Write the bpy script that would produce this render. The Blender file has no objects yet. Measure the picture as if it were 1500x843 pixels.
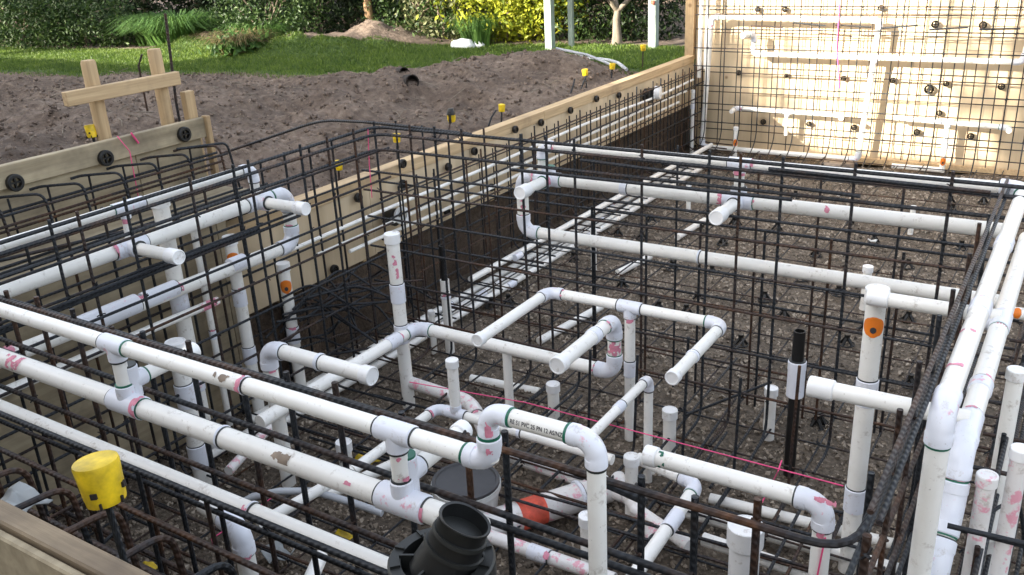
import bpy, bmesh, math, random
from mathutils import Vector, Matrix, Quaternion, noise
random.seed(7)
S = bpy.context.scene
C = S.collection
rnd = random.uniform

# ------------------------------------------------------------------ camera
FPX, CX, CY, H = 1327.0, 750.0, 421.5, 2.64
def _ray(px, py): return Vector((px - CX, py - CY, FPX))
_a = _ray(1660, -155).normalized()
_b = -_ray(-1450, 5)
_b = (_b - _a * _a.dot(_b)).normalized()
_u = _b.cross(_a)
if _u.y > 0: _u = -_u
RM = Matrix((_b, _a, _u))                       # photograph ray -> world
EYE = Vector((0, 0, H))
def W(px, py, x=None, y=None, z=None):
    """point where the ray of a photo pixel meets a wall, floor or level of the site"""
    d = RM @ _ray(px, py)
    t = x / d.x if x is not None else (y / d.y if y is not None else (z - H) / d.z)
    return EYE + d * t
def zat(x, y, py):
    """height on the plumb line at (x, y) seen at picture row py"""
    def g(z):
        v = RM.transposed() @ (Vector((x, y, z)) - EYE)
        return v.y * FPX - (py - CY) * v.z
    g0, g1 = g(0), g(1)
    return g0 / (g0 - g1)

cam = bpy.data.cameras.new('camera')
cam.sensor_fit = 'HORIZONTAL'; cam.sensor_width = 36
cam.lens = 36 * FPX / 1500
cam.clip_start = 0.05; cam.clip_end = 2000
camo = bpy.data.objects.new('camera', cam); C.objects.link(camo)
_r, _up, _bk = RM @ Vector((1, 0, 0)), RM @ Vector((0, -1, 0)), RM @ Vector((0, 0, -1))
m = Matrix((_r, _up, _bk)).transposed().to_4x4(); m.translation = EYE
camo.matrix_world = m
S.camera = camo

# ------------------------------------------------------------------ sky, sun, exposure
SUN = Vector((0.50, 0.80, -0.36)).normalized()  # the way the light travels
w = bpy.data.worlds.new('World'); S.world = w; w.use_nodes = True
nt = w.node_tree
sky = nt.nodes.new('ShaderNodeTexSky'); sky.sky_type = 'NISHITA'; sky.sun_disc = False
sky.sun_elevation = math.asin(-SUN.z); sky.sun_rotation = math.atan2(-SUN.x, -SUN.y)
sky.air_density = 1.0; sky.dust_density = 4.0; sky.ozone_density = 0.6
hsv = nt.nodes.new('ShaderNodeHueSaturation'); hsv.inputs['Saturation'].default_value = 0.45
nt.links.new(sky.outputs[0], hsv.inputs['Color'])
bg = nt.nodes['Background']; bg.inputs['Strength'].default_value = 0.15
nt.links.new(hsv.outputs[0], bg.inputs['Color'])
sl = bpy.data.lights.new('sun', 'SUN'); sl.energy = 5.0; sl.angle = math.radians(0.55); sl.color = (1.0, 0.91, 0.76)
so = bpy.data.objects.new('sun', sl); C.objects.link(so); so.location = (-10, -12, 14)
so.rotation_euler = SUN.to_track_quat('-Z', 'Y').to_euler()
S.view_settings.view_transform = 'Standard'; S.view_settings.look = 'None'
S.view_settings.exposure = 2.2; S.view_settings.gamma = 1.0
S.view_settings.use_curve_mapping = False

# ------------------------------------------------------------------ materials
class N:
    def __init__(s, name):
        s.m = bpy.data.materials.new(name); s.m.use_nodes = True
        s.t = s.m.node_tree; s.b = s.t.nodes['Principled BSDF']
    def n(s, k, **kw):
        o = s.t.nodes.new(k)
        for a, v in kw.items():
            if a.startswith('i_'): o.inputs[a[2:].replace('_', ' ')].default_value = v
            else: setattr(o, a, v)
        return o
    def l(s, a, b): s.t.links.new(a, b)
    def coord(s, kind='Object', scale=(1, 1, 1), rand=False):
        tc = s.n('ShaderNodeTexCoord'); mp = s.n('ShaderNodeMapping'); mp.inputs['Scale'].default_value = scale
        s.l(tc.outputs[kind], mp.inputs['Vector'])
        if rand:
            oi = s.n('ShaderNodeObjectInfo'); v = s.n('ShaderNodeVectorMath', operation='SCALE')
            v.inputs[0].default_value = (37.0, 53.0, 71.0); s.l(oi.outputs['Random'], v.inputs['Scale'])
            s.l(v.outputs[0], mp.inputs['Location'])
        return mp.outputs[0]
    def noise(s, vec, scale, detail=4, rough=.55):
        o = s.n('ShaderNodeTexNoise', i_Scale=scale, i_Detail=detail, i_Roughness=rough); s.l(vec, o.inputs['Vector']); return o.outputs['Fac']
    def ramp(s, fac, stops):
        o = s.n('ShaderNodeValToRGB'); e = o.color_ramp.elements
        while len(e) < len(stops): e.new(.5)
        for q, (p, c) in zip(e, stops):
            q.position = p; q.color = (c[0], c[1], c[2], 1) if not isinstance(c, (int, float)) else (c, c, c, 1)
        s.l(fac, o.inputs[0]); return o.outputs[0]
    def mix(s, fac, a, b, blend='MIX'):
        o = s.n('ShaderNodeMix', data_type='RGBA', blend_type=blend)
        for i, v in ((0, fac), (6, a), (7, b)):
            if hasattr(v, 'links') or hasattr(v, 'is_linked'): s.l(v, o.inputs[i])
            else: o.inputs[i].default_value = v if isinstance(v, (int, float)) else (*v, 1)
        return o.outputs[2]
    def col(s, c):
        if hasattr(c, 'is_linked'): s.l(c, s.b.inputs['Base Color'])
        else: s.b.inputs['Base Color'].default_value = (*c, 1)
    def bump(s, h, strength=.3, dist=.01):
        o = s.n('ShaderNodeBump', i_Strength=strength, i_Distance=dist); s.l(h, o.inputs['Height']); s.l(o.outputs[0], s.b.inputs['Normal'])
    def set(s, **k):
        for a, v in k.items(): s.b.inputs[a.replace('_', ' ')].default_value = v
        return s

M = {}
def pvc(name, base, dirt, pink, grime=.55):
    a = N(name); v = a.coord('Object', rand=True)
    c = a.mix(a.ramp(a.noise(v, 3, 5, .65), [(.45, 0), (.8, grime)]), base, dirt)
    c = a.mix(a.ramp(a.noise(v, 22, 4, .75), [(.58, 0), (.72, .55)]), c, (.30, .24, .18))
    c = a.mix(a.ramp(a.noise(v, 75, 3, .7), [(.69, 0), (.73, .5)]), c, (.20, .17, .14))
    if pink:
        p = a.ramp(a.noise(v, 17, 4, .7), [(1 - pink, 0), (1 - pink + .07, .75)])
        c = a.mix(p, c, (.74, .24, .34))
    a.col(c); a.set(Roughness=.34)
    a.b.inputs['Subsurface Weight'].default_value = .0
    M[name] = a.m
pvc('pvc_pipe', (.86, .845, .805), (.66, .62, .55), 0, .45)
pvc('pvc_fitting', (.74, .76, .83), (.66, .65, .66), .365, .35)
pvc('pvc_pink', (.78, .76, .75), (.60, .54, .48), .45)
pvc('pvc_cap', (.84, .84, .84), (.72, .70, .66), .18, .3)

def plain(name, c, rough=.5, metal=0, var=.25, scale=8):
    a = N(name); v = a.coord('Object', rand=True)
    f = a.ramp(a.noise(v, scale, 4), [(.3, 1 - var), (.75, 1 + var * .4)])
    a.col(a.mix(1.0, c, f, 'MULTIPLY')); a.set(Roughness=rough, Metallic=metal); M[name] = a.m
plain('glue_green', (.012, .14, .085), .4)
plain('glue_dark', (.03, .035, .035), .5)
plain('primer_pink', (.74, .27, .37), .5, 0, .3, 40)
plain('print_ink', (.05, .05, .06), .6)
plain('sticker_orange', (.85, .22, .02), .45)
plain('tape_red', (.80, .12, .07), .5, 0, .35, 30)
plain('cap_yellow', (.78, .54, .012), .45, 0, .6, 18)
plain('black_plastic', (.006, .0065, .007), .45, 0, .5, 20)
plain('dark_plastic', (.011, .012, .011), .5, 0, .4, 20)
plain('black_pipe', (.007, .0065, .0065), .45)
plain('string_pink', (.85, .08, .25), .6)
plain('conduit_grey', (.42, .44, .47), .45)
plain('drain_brown', (.32, .25, .19), .7, 0, .5, 14)
plain('lid_grey', (.055, .055, .06), .55)
plain('pail_white', (.62, .62, .60), .4)
plain('pole_green', (.27, .33, .29), .6)
plain('white_bag', (.72, .74, .78), .6)
plain('debris_plastic', (.38, .40, .40), .5)
plain('concrete', (.36, .35, .33), .9, 0, .4, 20)
plain('hole_dark', (.018, .013, .01), .9)

a = N('rebar'); v = a.coord('Object', rand=True)                   # mill scale with rust, ribs along the bar
oi = a.n('ShaderNodeObjectInfo')
wn = a.n('ShaderNodeTexWhiteNoise', noise_dimensions='1D'); a.l(oi.outputs['Random'], wn.inputs['W'])
add = a.n('ShaderNodeMath', operation='MULTIPLY_ADD'); a.l(wn.outputs['Value'], add.inputs[0]); add.inputs[1].default_value = .34; a.l(a.noise(v, 2.2, 5, .7), add.inputs[2])
rust = a.ramp(add.outputs[0], [(.66, 0), (.95, .9)])
scale_c = a.ramp(a.noise(v, 30, 3), [(.3, (.007, .0085, .011)), (.7, (.022, .026, .033))])
rust_c = a.ramp(a.noise(v, 25, 3), [(.3, (.030, .014, .007)), (.7, (.12, .050, .018))])
a.col(a.mix(rust, scale_c, rust_c)); a.set(Roughness=.55, Metallic=.25)
uv = a.n('ShaderNodeTexCoord'); wv = a.n('ShaderNodeTexWave', wave_type='BANDS', bands_direction='DIAGONAL', i_Scale=28.0)
mp = a.n('ShaderNodeMapping'); mp.inputs['Scale'].default_value = (.03, 1, 0); a.l(uv.outputs['UV'], mp.inputs[0]); a.l(mp.outputs[0], wv.inputs['Vector'])
a.bump(wv.outputs['Fac'], .9, .0022); M['rebar'] = a.m

def wood(name, c1, c2, sc, bump=.25, dirt=(.20, .15, .10), d0=.62):
    a = N(name); v = a.coord('Object', sc, rand=True); v2 = a.coord('Object', rand=True)
    g = a.noise(v, 5, 6, .62)
    c = a.ramp(g, [(.28, c1), (.72, c2)])
    c = a.mix(a.ramp(a.noise(v2, 1.7, 5, .7), [(d0, 0), (d0 + .22, .7)]), c, dirt)
    k = a.n('ShaderNodeTexVoronoi', i_Scale=2.6); a.l(v2, k.inputs['Vector'])
    c = a.mix(a.ramp(k.outputs['Distance'], [(.035, .75), (.075, 0)]), c, (.16, .085, .035))
    a.col(c); a.set(Roughness=.75); a.bump(g, bump, .004); M[name] = a.m
wood('plywood', (.46, .355, .225), (.68, .55, .375), (1, 1, .10), .3, (.24, .175, .11), .60)
wood('plywood_grey', (.22, .175, .11), (.47, .39, .26), (3, .22, 3), .6, (.10, .08, .055), .47)
wood('pine_y', (.38, .26, .14), (.62, .46, .27), (9, .35, 9), .4, (.20, .14, .09), .53)
wood('pine_x', (.15, .105, .065), (.34, .26, .165), (.5, 9, 9), .6, (.09, .065, .045), .46)
wood('pine_z', (.34, .23, .12), (.54, .39, .22), (9, 9, .35), .4, (.17, .12, .075), .53)
wood('bark', (.09, .065, .045), (.22, .165, .12), (5, 5, .6), .8)
wood('bark_warm', (.26, .16, .08), (.42, .27, .14), (5, 5, .6), .6)
wood('bark_pale', (.10, .08, .06), (.25, .21, .16), (5, 5, .6), .7)

def soil(name, c1, c2, c3, sc=1., bump=.9):
    a = N(name); v = a.coord('Object')
    n1 = a.noise(v, 1.6 * sc, 6, .65); n2 = a.noise(v, 26 * sc, 5, .7)
    c = a.ramp(n2, [(.30, c1), (.55, c2), (.75, c3)])
    c = a.mix(a.ramp(n1, [(.35, .0), (.7, .55)]), c, c1)
    a.col(c); a.set(Roughness=.95)
    mm = a.n('ShaderNodeMath', operation='ADD'); a.l(n1, mm.inputs[0]); a.l(n2, mm.inputs[1])
    a.bump(mm.outputs[0], bump, .03); M[name] = a.m
soil('gravel_bed', (.048, .037, .027), (.195, .155, .115), (.37, .305, .24), 1.6)
soil('cut_earth', (.045, .030, .020), (.105, .073, .050), (.19, .138, .097))
a = N('stone'); v = a.coord('Object'); k = a.n('ShaderNodeTexVoronoi', i_Scale=34.0); a.l(v, k.inputs['Vector'])
a.col(a.ramp(k.outputs['Color'], [(.1, (.050, .039, .029)), (.5, (.235, .19, .145)), (.95, (.47, .40, .32))])); a.set(Roughness=.9); M['stone'] = a.m
a = N('clod'); v = a.coord('Object'); k = a.n('ShaderNodeTexVoronoi', i_Scale=16.0); a.l(v, k.inputs['Vector'])
a.col(a.ramp(k.outputs['Color'], [(.1, (.065, .045, .034)), (.5, (.13, .095, .072)), (.9, (.22, .17, .135))])); a.set(Roughness=.95); M['clod'] = a.m

a = N('ground')                                                    # dirt with turf where the attribute says so
v = a.coord('Object'); at = a.n('ShaderNodeAttribute', attribute_name='turf')
n1 = a.noise(v, 1.1, 6, .65); n2 = a.noise(v, 14, 6, .72); n3 = a.noise(v, 60, 3, .6)
d = a.ramp(n2, [(.28, (.060, .042, .032)), (.52, (.165, .122, .092)), (.78, (.32, .255, .205))])
d = a.mix(a.ramp(n1, [(.42, 0), (.68, .75)]), d, (.060, .042, .032))
g = a.ramp(n3, [(.3, (.030, .06, .010)), (.7, (.075, .13, .022))])
ed = a.n('ShaderNodeMath', operation='MULTIPLY_ADD'); a.l(n2, ed.inputs[0]); ed.inputs[1].default_value = .5; a.l(at.outputs['Fac'], ed.inputs[2])
a.col(a.mix(a.ramp(ed.outputs[0], [(.70, 0), (.80, 1)]), d, g)); a.set(Roughness=.95)
mm = a.n('ShaderNodeMath', operation='ADD'); a.l(n1, mm.inputs[0]); a.l(n2, mm.inputs[1]); a.bump(mm.outputs[0], .8, .06); M['ground'] = a.m

def leaf(name, c1, c2, c3, sc=5):
    a = N(name); gi = a.n('ShaderNodeNewGeometry'); v = a.coord('Object')
    f = a.n('ShaderNodeMath', operation='MULTIPLY_ADD'); a.l(gi.outputs['Random Per Island'], f.inputs[0]); f.inputs[1].default_value = .5
    h = a.n('ShaderNodeMath', operation='MULTIPLY'); a.l(a.noise(v, sc, 3), h.inputs[0]); h.inputs[1].default_value = .6; a.l(h.outputs[0], f.inputs[2])
    c = a.ramp(f.outputs[0], [(.25, c1), (.55, c2), (.85, c3)])
    a.col(c); a.set(Roughness=.5); a.b.inputs['Specular IOR Level'].default_value = .3
    tr = a.n('ShaderNodeBsdfTranslucent'); a.l(c, tr.inputs[0]); ms = a.n('ShaderNodeMixShader', i_Fac=.3)
    a.l(a.b.outputs[0], ms.inputs[1]); a.l(tr.outputs[0], ms.inputs[2]); a.l(ms.outputs[0], a.t.nodes['Material Output'].inputs[0]); M[name] = a.m
leaf('leaf_dark', (.007, .015, .005), (.016, .032, .010), (.040, .064, .020))
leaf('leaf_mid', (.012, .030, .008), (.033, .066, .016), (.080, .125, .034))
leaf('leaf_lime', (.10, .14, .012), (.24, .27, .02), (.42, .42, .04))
leaf('leaf_olive', (.05, .06, .025), (.11, .12, .05), (.20, .21, .10))
leaf('blade', (.030, .068, .010), (.078, .135, .018), (.18, .25, .04), 2)
leaf('strap', (.030, .075, .018), (.065, .14, .03), (.13, .23, .06))
leaf('straw', (.12, .085, .04), (.21, .16, .075), (.32, .26, .13))

# ------------------------------------------------------------------ mesh helpers
def tag(o, label, cat, group=None, kind=None):
    if label: o['label'] = label
    if cat: o['category'] = cat
    if group: o['group'] = group
    if kind: o['kind'] = kind
    return o
def thing(name, label, cat, loc=(0, 0, 0), group=None):
    o = bpy.data.objects.new(name, None); C.objects.link(o); o.location = loc; o.empty_display_size = .1
    return tag(o, label, cat, group)
def link(name, me, mat, parent=None, loc=(0, 0, 0), quat=None):
    o = bpy.data.objects.new(name, me); C.objects.link(o)
    if mat and not me.materials: me.materials.append(M[mat])
    if parent is not None: o.parent = parent
    o.location = Vector(loc) - (parent_world(parent) if parent is not None else Vector())
    if quat is not None: o.rotation_mode = 'QUATERNION'; o.rotation_quaternion = quat
    return o
def parent_world(p):
    v = Vector()
    while p is not None: v += p.location; p = p.parent
    return v
def mesh(verts, faces, smooth=False, uvs=None):
    me = bpy.data.meshes.new('mesh'); me.from_pydata([tuple(v) for v in verts], [], faces)
    if uvs is not None:
        ul = me.uv_layers.new(name='UVMap')
        for lp in me.loops: ul.data[lp.index].uv = uvs[lp.vertex_index]
    if smooth: me.polygons.foreach_set('use_smooth', [True] * len(me.polygons))
    me.update(); return me
def sweep(pts, radii, seg=12, cap0=True, cap1=True, closed_tip=False):
    """tube through pts; returns verts, faces, uvs"""
    pts = [Vector(p) for p in pts]; n = len(pts)
    if not hasattr(radii, '__len__'): radii = [radii] * n
    tg = [((pts[min(i + 1, n - 1)] - pts[max(i - 1, 0)])).normalized() for i in range(n)]
    for i in range(1, n):
        if tg[i].length < .5: tg[i] = tg[i - 1]
    if tg[0].length < .5: tg[0] = tg[1]
    far = max(pts, key=lambda q: (q - pts[0]).length) - pts[0]; ax = far.normalized()
    if all((q - pts[0] - ax * (q - pts[0]).dot(ax)).length < 1e-5 for q in pts):
        if (pts[1] - pts[0]).dot(ax) < 0: ax = -ax
        tg = [ax] * n
    ref = Vector((0, 0, 1)) if abs(tg[0].z) < .9 else Vector((1, 0, 0))
    u = (ref - tg[0] * ref.dot(tg[0])).normalized()
    vs, fs, uv, L = [], [], [], 0
    for i in range(n):
        if i:
            L += (pts[i] - pts[i - 1]).length
            q = tg[i - 1].rotation_difference(tg[i]); u = q @ u
            u = (u - tg[i] * u.dot(tg[i])).normalized()
        w_ = tg[i].cross(u)
        for k in range(seg):
            t = 2 * math.pi * k / seg
            vs.append(pts[i] + (u * math.cos(t) + w_ * math.sin(t)) * radii[i]); uv.append((k / seg, L))
    for i in range(n - 1):
        for k in range(seg):
            a_, b_ = i * seg + k, i * seg + (k + 1) % seg
            fs.append((a_, b_, b_ + seg, a_ + seg))
    if cap0: fs.append(tuple(range(seg - 1, -1, -1)))
    if cap1: fs.append(tuple((n - 1) * seg + k for k in range(seg)))
    return vs, fs, uv
def join(*parts):
    V, F, U = [], [], []
    for p in parts:
        o = len(V); V += list(p[0]); F += [tuple(i + o for i in f) for f in p[1]]
        U += list(p[2]) if len(p) > 2 and p[2] else [(0, 0)] * len(p[0])
    return V, F, U
def smooth_angle(me, deg=40):
    me.polygons.foreach_set('use_smooth', [True] * len(me.polygons))
    bm = bmesh.new(); bm.from_mesh(me)
    for e in bm.edges:
        e.smooth = not (len(e.link_faces) == 2 and e.calc_face_angle(0) > math.radians(deg))
    bm.to_mesh(me); bm.free(); return me
def tube_obj(name, pts, r, mat, parent=None, seg=12, **k):
    base = parent_world(parent) if parent is not None else Vector(pts[0])
    v, f, uv = sweep([Vector(p) - base for p in pts], r, seg, **k)
    return link(name, smooth_angle(mesh(v, f, False, uv)), mat, parent, base)
def box(c, s, rot=None, bev=0):
    cx, cy, cz = c; x, y, z = s[0] / 2, s[1] / 2, s[2] / 2
    vs = [Vector((sx * x, sy * y, sz * z)) for sz in (-1, 1) for sy in (-1, 1) for sx in (-1, 1)]
    if rot is not None: vs = [rot @ q for q in vs]
    vs = [q + Vector(c) for q in vs]
    fs = [(0, 2, 3, 1), (4, 5, 7, 6), (0, 1, 5, 4), (2, 6, 7, 3), (0, 4, 6, 2), (1, 3, 7, 5)]
    return vs, fs, None
def bevelled(me, w_=.004, seg=1):
    bm = bmesh.new(); bm.from_mesh(me)
    bmesh.ops.bevel(bm, geom=bm.edges[:], offset=w_, segments=seg, profile=.5, affect='EDGES')
    bm.to_mesh(me); bm.free(); return me
def board(name, c, s, mat, parent, rot=None, bev=.004):
    base = Vector(c)
    v, f, _ = box((0, 0, 0), s, rot)
    return link(name, bevelled(mesh(v, f), bev), mat, parent, base)
def fillet(pts, r, n=5):
    """round the corners of a polyline"""
    pts = [Vector(p) for p in pts]; out = [pts[0]]
    for i in range(1, len(pts) - 1):
        p = pts[i]; a_ = (pts[i - 1] - p); b_ = (pts[i + 1] - p)
        rr = min(r, a_.length * .49, b_.length * .49); p0 = p + a_.normalized() * rr; p1 = p + b_.normalized() * rr
        for k in range(n + 1):
            t = k / n; out.append(p0 * (1 - t) ** 2 + p * 2 * t * (1 - t) + p1 * t ** 2)
    out.append(pts[-1]); return out
def wob(v, amp, sc=1.0):
    return Vector((noise.noise(v * sc), noise.noise(v * sc + Vector((9, 3, 1))), noise.noise(v * sc + Vector((2, 7, 5))))) * amp

# ------------------------------------------------------------------ the ground and the pit
XL, YB = -4.07, 10.38              # line of the long ply form, line of the tall ply wall
def in_pit(x, y):
    return (XL < x < 3.2 and .62 < y < YB + .1) or (-4.72 < x <= XL and .62 < y < 3.66)
def y_edge(x): return 8.62 + .245 * (x + 6.9) + .25 * noise.noise(Vector((x * .9, 0, 0)))
def y_far(x):
    k = [(-30, 10.0), (-16.5, 9.2), (-12.4, 9.6), (-10, 10.0), (-8, 11.2), (-5.2, 11.6), (2, 12.0), (30, 13)]
    for (x0, y0), (x1, y1) in zip(k, k[1:]):
        if x <= x1: return y0 + (y1 - y0) * max(0, (x - x0) / (x1 - x0))
    return 13
def seg_d(x, y, a_, b_):
    p = Vector((x, y)); a_ = Vector(a_); b_ = Vector(b_); t = max(0, min(1, (p - a_).dot(b_ - a_) / (b_ - a_).length_squared))
    return (p - a_ - (b_ - a_) * t).length, t
def gz(x, y):
    z = 1.04
    d, t = seg_d(x, y, (-9.5, 4.0), (-5.15, 8.6)); z += (.14 + .15 * t) * math.exp(-(d / (.75 + .5 * (1 - t))) ** 2)
    d, t = seg_d(x, y, (-5.4, 3.4), (-4.7, 5.2)); z -= .22 * math.exp(-(d / .45) ** 2)
    d, t = seg_d(x, y, (-6.6, 2.2), (-7.4, 4.5)); z += .20 * math.exp(-(d / .8) ** 2)
    dirt = max(0, min(1, (y_edge(x) - y) / .5))
    v = Vector((x, y, 0))
    z += dirt * (.12 * noise.fractal(v * 1.1, 1, 2, 4) + .055 * noise.fractal(Vector((v.x * 4 + v.y * 2, v.y * 7, 0)), 1, 2, 3) + .022 * noise.noise(v * 17))
    z += (1 - dirt) * .03 * noise.noise(v * .7)
    for (hx, hy, ha, hr) in ((-9.6, 11.1, .30, .75), (-10.3, 10.0, .26, .5), (-9.5, 9.95, .12, .4), (-12.2, 9.9, .25, .6)):
        z += ha * math.exp(-(((x - hx) ** 2 + (y - hy) ** 2) / hr ** 2)) * (1 + .35 * noise.noise(v * 4))
    if x > XL - .35 and y > 3.6: z = min(z, 1.02 + (XL - x) * .2)
    if y > 13: z += min(.12 * (y - 13), 1.2)
    return z
def axis(fine0, fine1, step, far):
    a_ = []; t = fine0
    while t <= fine1 + 1e-6: a_.append(t); t += step
    lo, hi, s_ = fine0, fine1, step
    while lo > -far: s_ *= 1.5; lo -= s_; a_.insert(0, lo)
    s_ = step
    while hi < far: s_ *= 1.5; hi += s_; a_.append(hi)
    return a_
xs, ys = axis(-13.0, -3.9, .06, 400), axis(0.0, 12.6, .07, 400)
def snap(a_, v): a_[min(range(len(a_)), key=lambda i: abs(a_[i] - v))] = v
for v_ in (XL, -4.72, 3.2): snap(xs, v_)
for v_ in (.62, 3.66, YB + .1): snap(ys, v_)
vs, fs, turf = [], [], []
for y in ys:
    for x in xs:
        vs.append((x, y, gz(x, y) if (-60 < x < 60 and -60 < y < 60) else 1.04))
        t = min(1, max(0, (y - y_edge(x)) * 1.6 + .35)) * min(1, max(0, (y_far(x) - y) * 2.2 + .5))
        turf.append(t)
nx = len(xs)
for j in range(len(ys) - 1):
    for i in range(nx - 1):
        if not in_pit((xs[i] + xs[i + 1]) / 2, (ys[j] + ys[j + 1]) / 2):
            fs.append((j * nx + i, j * nx + i + 1, (j + 1) * nx + i + 1, (j + 1) * nx + i))
me = mesh(vs, fs, True); at = me.attributes.new('turf', 'FLOAT', 'POINT'); at.data.foreach_set('value', turf)
tag(link('ground', me, 'ground'), None, None, kind='structure')

vs, fs = [], []                     # bottom of the dig
fx, fy = 70, 100
for j in range(fy + 1):
    for i in range(fx + 1):
        x = -4.75 + i * 8.0 / fx; y = .55 + j * 10.0 / fy
        vs.append((x, y, .05 * noise.fractal(Vector((x, y, 3)) * 2.2, 1, 2, 4) - .01))
for j in range(fy):
    for i in range(fx): fs.append((j * (fx + 1) + i, j * (fx + 1) + i + 1, (j + 1) * (fx + 1) + i + 1, (j + 1) * (fx + 1) + i))
tag(link('pit_floor', mesh(vs, fs, True), 'gravel_bed'), None, None, kind='structure')

def earth_face(a_, b_, z0, z1, lean):
    a_, b_ = Vector(a_), Vector(b_); L = (b_ - a_).length; n = max(2, int(L / .07)); m_ = 12; V, F = [], []
    nrm = Vector((-(b_ - a_).y, (b_ - a_).x)).normalized()
    for i in range(n + 1):
        for j in range(m_ + 1):
            p = a_ + (b_ - a_) * i / n; z = z0 + (z1 - z0) * j / m_; q = Vector((p.x, p.y, z * .4))
            off = lean * (1 - j / m_) + .05 * noise.fractal(q * 5, 1, 2, 3) + .02 * noise.noise(q * 17)
            V.append((p.x + nrm.x * off, p.y + nrm.y * off, z))
    for i in range(n):
        for j in range(m_): F.append((i * (m_ + 1) + j, (i + 1) * (m_ + 1) + j, (i + 1) * (m_ + 1) + j + 1, i * (m_ + 1) + j + 1))
    return V, F, None
v, f, _ = join(earth_face((XL - .06, YB), (XL - .06, 3.2), -.06, 1.0, -.03), earth_face((3.2, .62), (3.2, YB), -.06, 1.04, 0),
               earth_face((XL, YB + .1), (3.2, YB + .1), -.06, 1.04, 0), earth_face((3.2, .62), (-4.72, .62), -.06, 1.03, 0),
               earth_face((-4.72, 3.66), (-4.72, .62), -.06, 1.03, 0), earth_face((XL, 3.66), (-4.72, 3.66), -.06, 1.03, 0))
tag(link('pit_side', mesh(v, f, True), 'cut_earth'), None, None, kind='structure')

def pebbles(name, label, mat, pts, smin, smax, cat):
    V, F = [], []
    base = [Vector(q) for q in ((1, 0, 0), (-1, 0, 0), (0, 1, 0), (0, -1, 0), (0, 0, 1), (0, 0, -1))]
    tri = [(0, 2, 4), (2, 1, 4), (1, 3, 4), (3, 0, 4), (2, 0, 5), (1, 2, 5), (3, 1, 5), (0, 3, 5)]
    for p in pts:
        s_ = smin + (smax - smin) * random.random() ** 2.5; q = Quaternion((rnd(-1, 1), rnd(-1, 1), rnd(-1, 1), rnd(-1, 1))).normalized()
        o = len(V); V += [Vector(p) + q @ (b_ * s_ * rnd(.55, 1.1)) for b_ in base]; F += [(i + o, j + o, k + o) for i, j, k in tri]
    return tag(link(name, mesh(V, F, mat == 'clod'), mat), label, cat, kind='stuff')
pts = []
for _ in range(70000):
    x = rnd(-4.05, 1.6); y = 1.0 + 9.3 * random.random() ** 1.25
    pts.append((x, y, .05 * noise.fractal(Vector((x, y, 3)) * 2.2, 1, 2, 4) - .006))
pebbles('gravel', 'loose brown gravel covering the bottom of the dig', 'stone', pts, .006, .024, 'gravel')
pts = []
while len(pts) < 30000:
    x = rnd(-13, -4.15); y = rnd(.9, 9.6)
    if y < y_edge(x) + .1 and not in_pit(x, y): pts.append((x, y, gz(x, y) - .004))
pebbles('soil_clods', 'crumbled brown soil clods strewn over the dug bank', 'clod', pts, .006, .034, 'soil')

parts = []
for _ in range(260):
    x = rnd(-12, -4.3); y = rnd(1.0, 9.0)
    if y < y_edge(x) and not in_pit(x, y):
        an = rnd(0, 6.28); L_ = rnd(.06, .3); p = Vector((x, y, gz(x, y) + .012)); q = Vector((x + L_ * math.cos(an), y + L_ * math.sin(an), 0)); q.z = gz(q.x, q.y) + rnd(.01, .05)
        parts.append(sweep([p, p.lerp(q, .5) + Vector((rnd(-.02, .02), rnd(-.02, .02), .01)), q], [.005, .004, .002], 4))
v, f, uv = join(*parts); tag(link('root_bits', mesh(v, f), 'bark_pale'), 'torn roots and twigs scattered in the dug soil', 'twigs', kind='stuff')
# ------------------------------------------------------------------ timber forms
def ply_y(root, x, y0, y1, z0, z1, mat, wdt=1.2, th=.018):        # sheets whose face looks along x
    y = y0
    while y < y1 - .02:
        e = min(y + wdt, y1); board('panel', (x + rnd(-.002, .002), (y + e) / 2, (z0 + z1) / 2), (th, e - y - .004, z1 - z0), mat, root, bev=.002); y = e
ZT = 1.09
F = thing('ply_form', 'long low plywood form with pale pine top rail beside the soil mound', 'formwork', (XL, 3.3, .56))
ply_y(F, XL, 3.28, YB - .03, .56, ZT - .05, 'plywood')
y = 3.22
while y < YB - .1:
    e = min(y + 3.6, YB - .06); board('top_rail', (XL - .03, (y + e) / 2, ZT - .005), (.10, e - y - .004, .085), 'pine_y', F); y = e
for k in range(9): board('stake', (XL - .045, 3.6 + k * .8, .78), (.05, .05, .50), 'pine_z', F)

F = thing('stepped_ply_form', 'weathered stepped plywood form with ledge planks below the two pegs', 'formwork', (-4.62, 2.2, 0))
ply_y(F, -4.02, .75, 3.22, .02, 1.215, 'plywood_grey')
ply_y(F, -4.62, .75, 3.62, 1.262, 1.53, 'plywood_grey')
board('top_board', (-4.60, 2.19, 1.585), (.045, 2.95, .12), 'plywood_grey', F)
for i in range(4): board('ledge_plank', (-4.09 - i * .155, 2.15 + rnd(-.03, .03), 1.240 + rnd(-.004, .004)), (.148, 2.85, .03), 'plywood_grey', F)
board('end_batten', (-4.575, 3.655, 1.28), (.05, .03, .75), 'pine_z', F)
board('end_stake', (-4.69, 3.64, 1.50), (.05, .07, .60), 'pine_z', F)

F = thing('peg_profile', 'level pine rail nailed to two pointed timber pegs behind the stepped form', 'profile', (-4.75, 3.3, 1.0))
for yy, zt in ((3.08, 2.06), (3.52, 2.065)):
    v, f, uv = sweep([(0, 0, -.75), (0, 0, .39), (0, 0, .405)], [.042, .042, .036], 10)
    q = Quaternion((1, 0, 0), rnd(-.02, .02)); link('peg', smooth_angle(mesh(v, f, False, uv)), 'pine_z', F, (-4.765, yy, zt - .405), q)
board('rail', (-4.70, 3.23, 1.885), (.042, .75, .078), 'pine_y', F)

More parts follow.
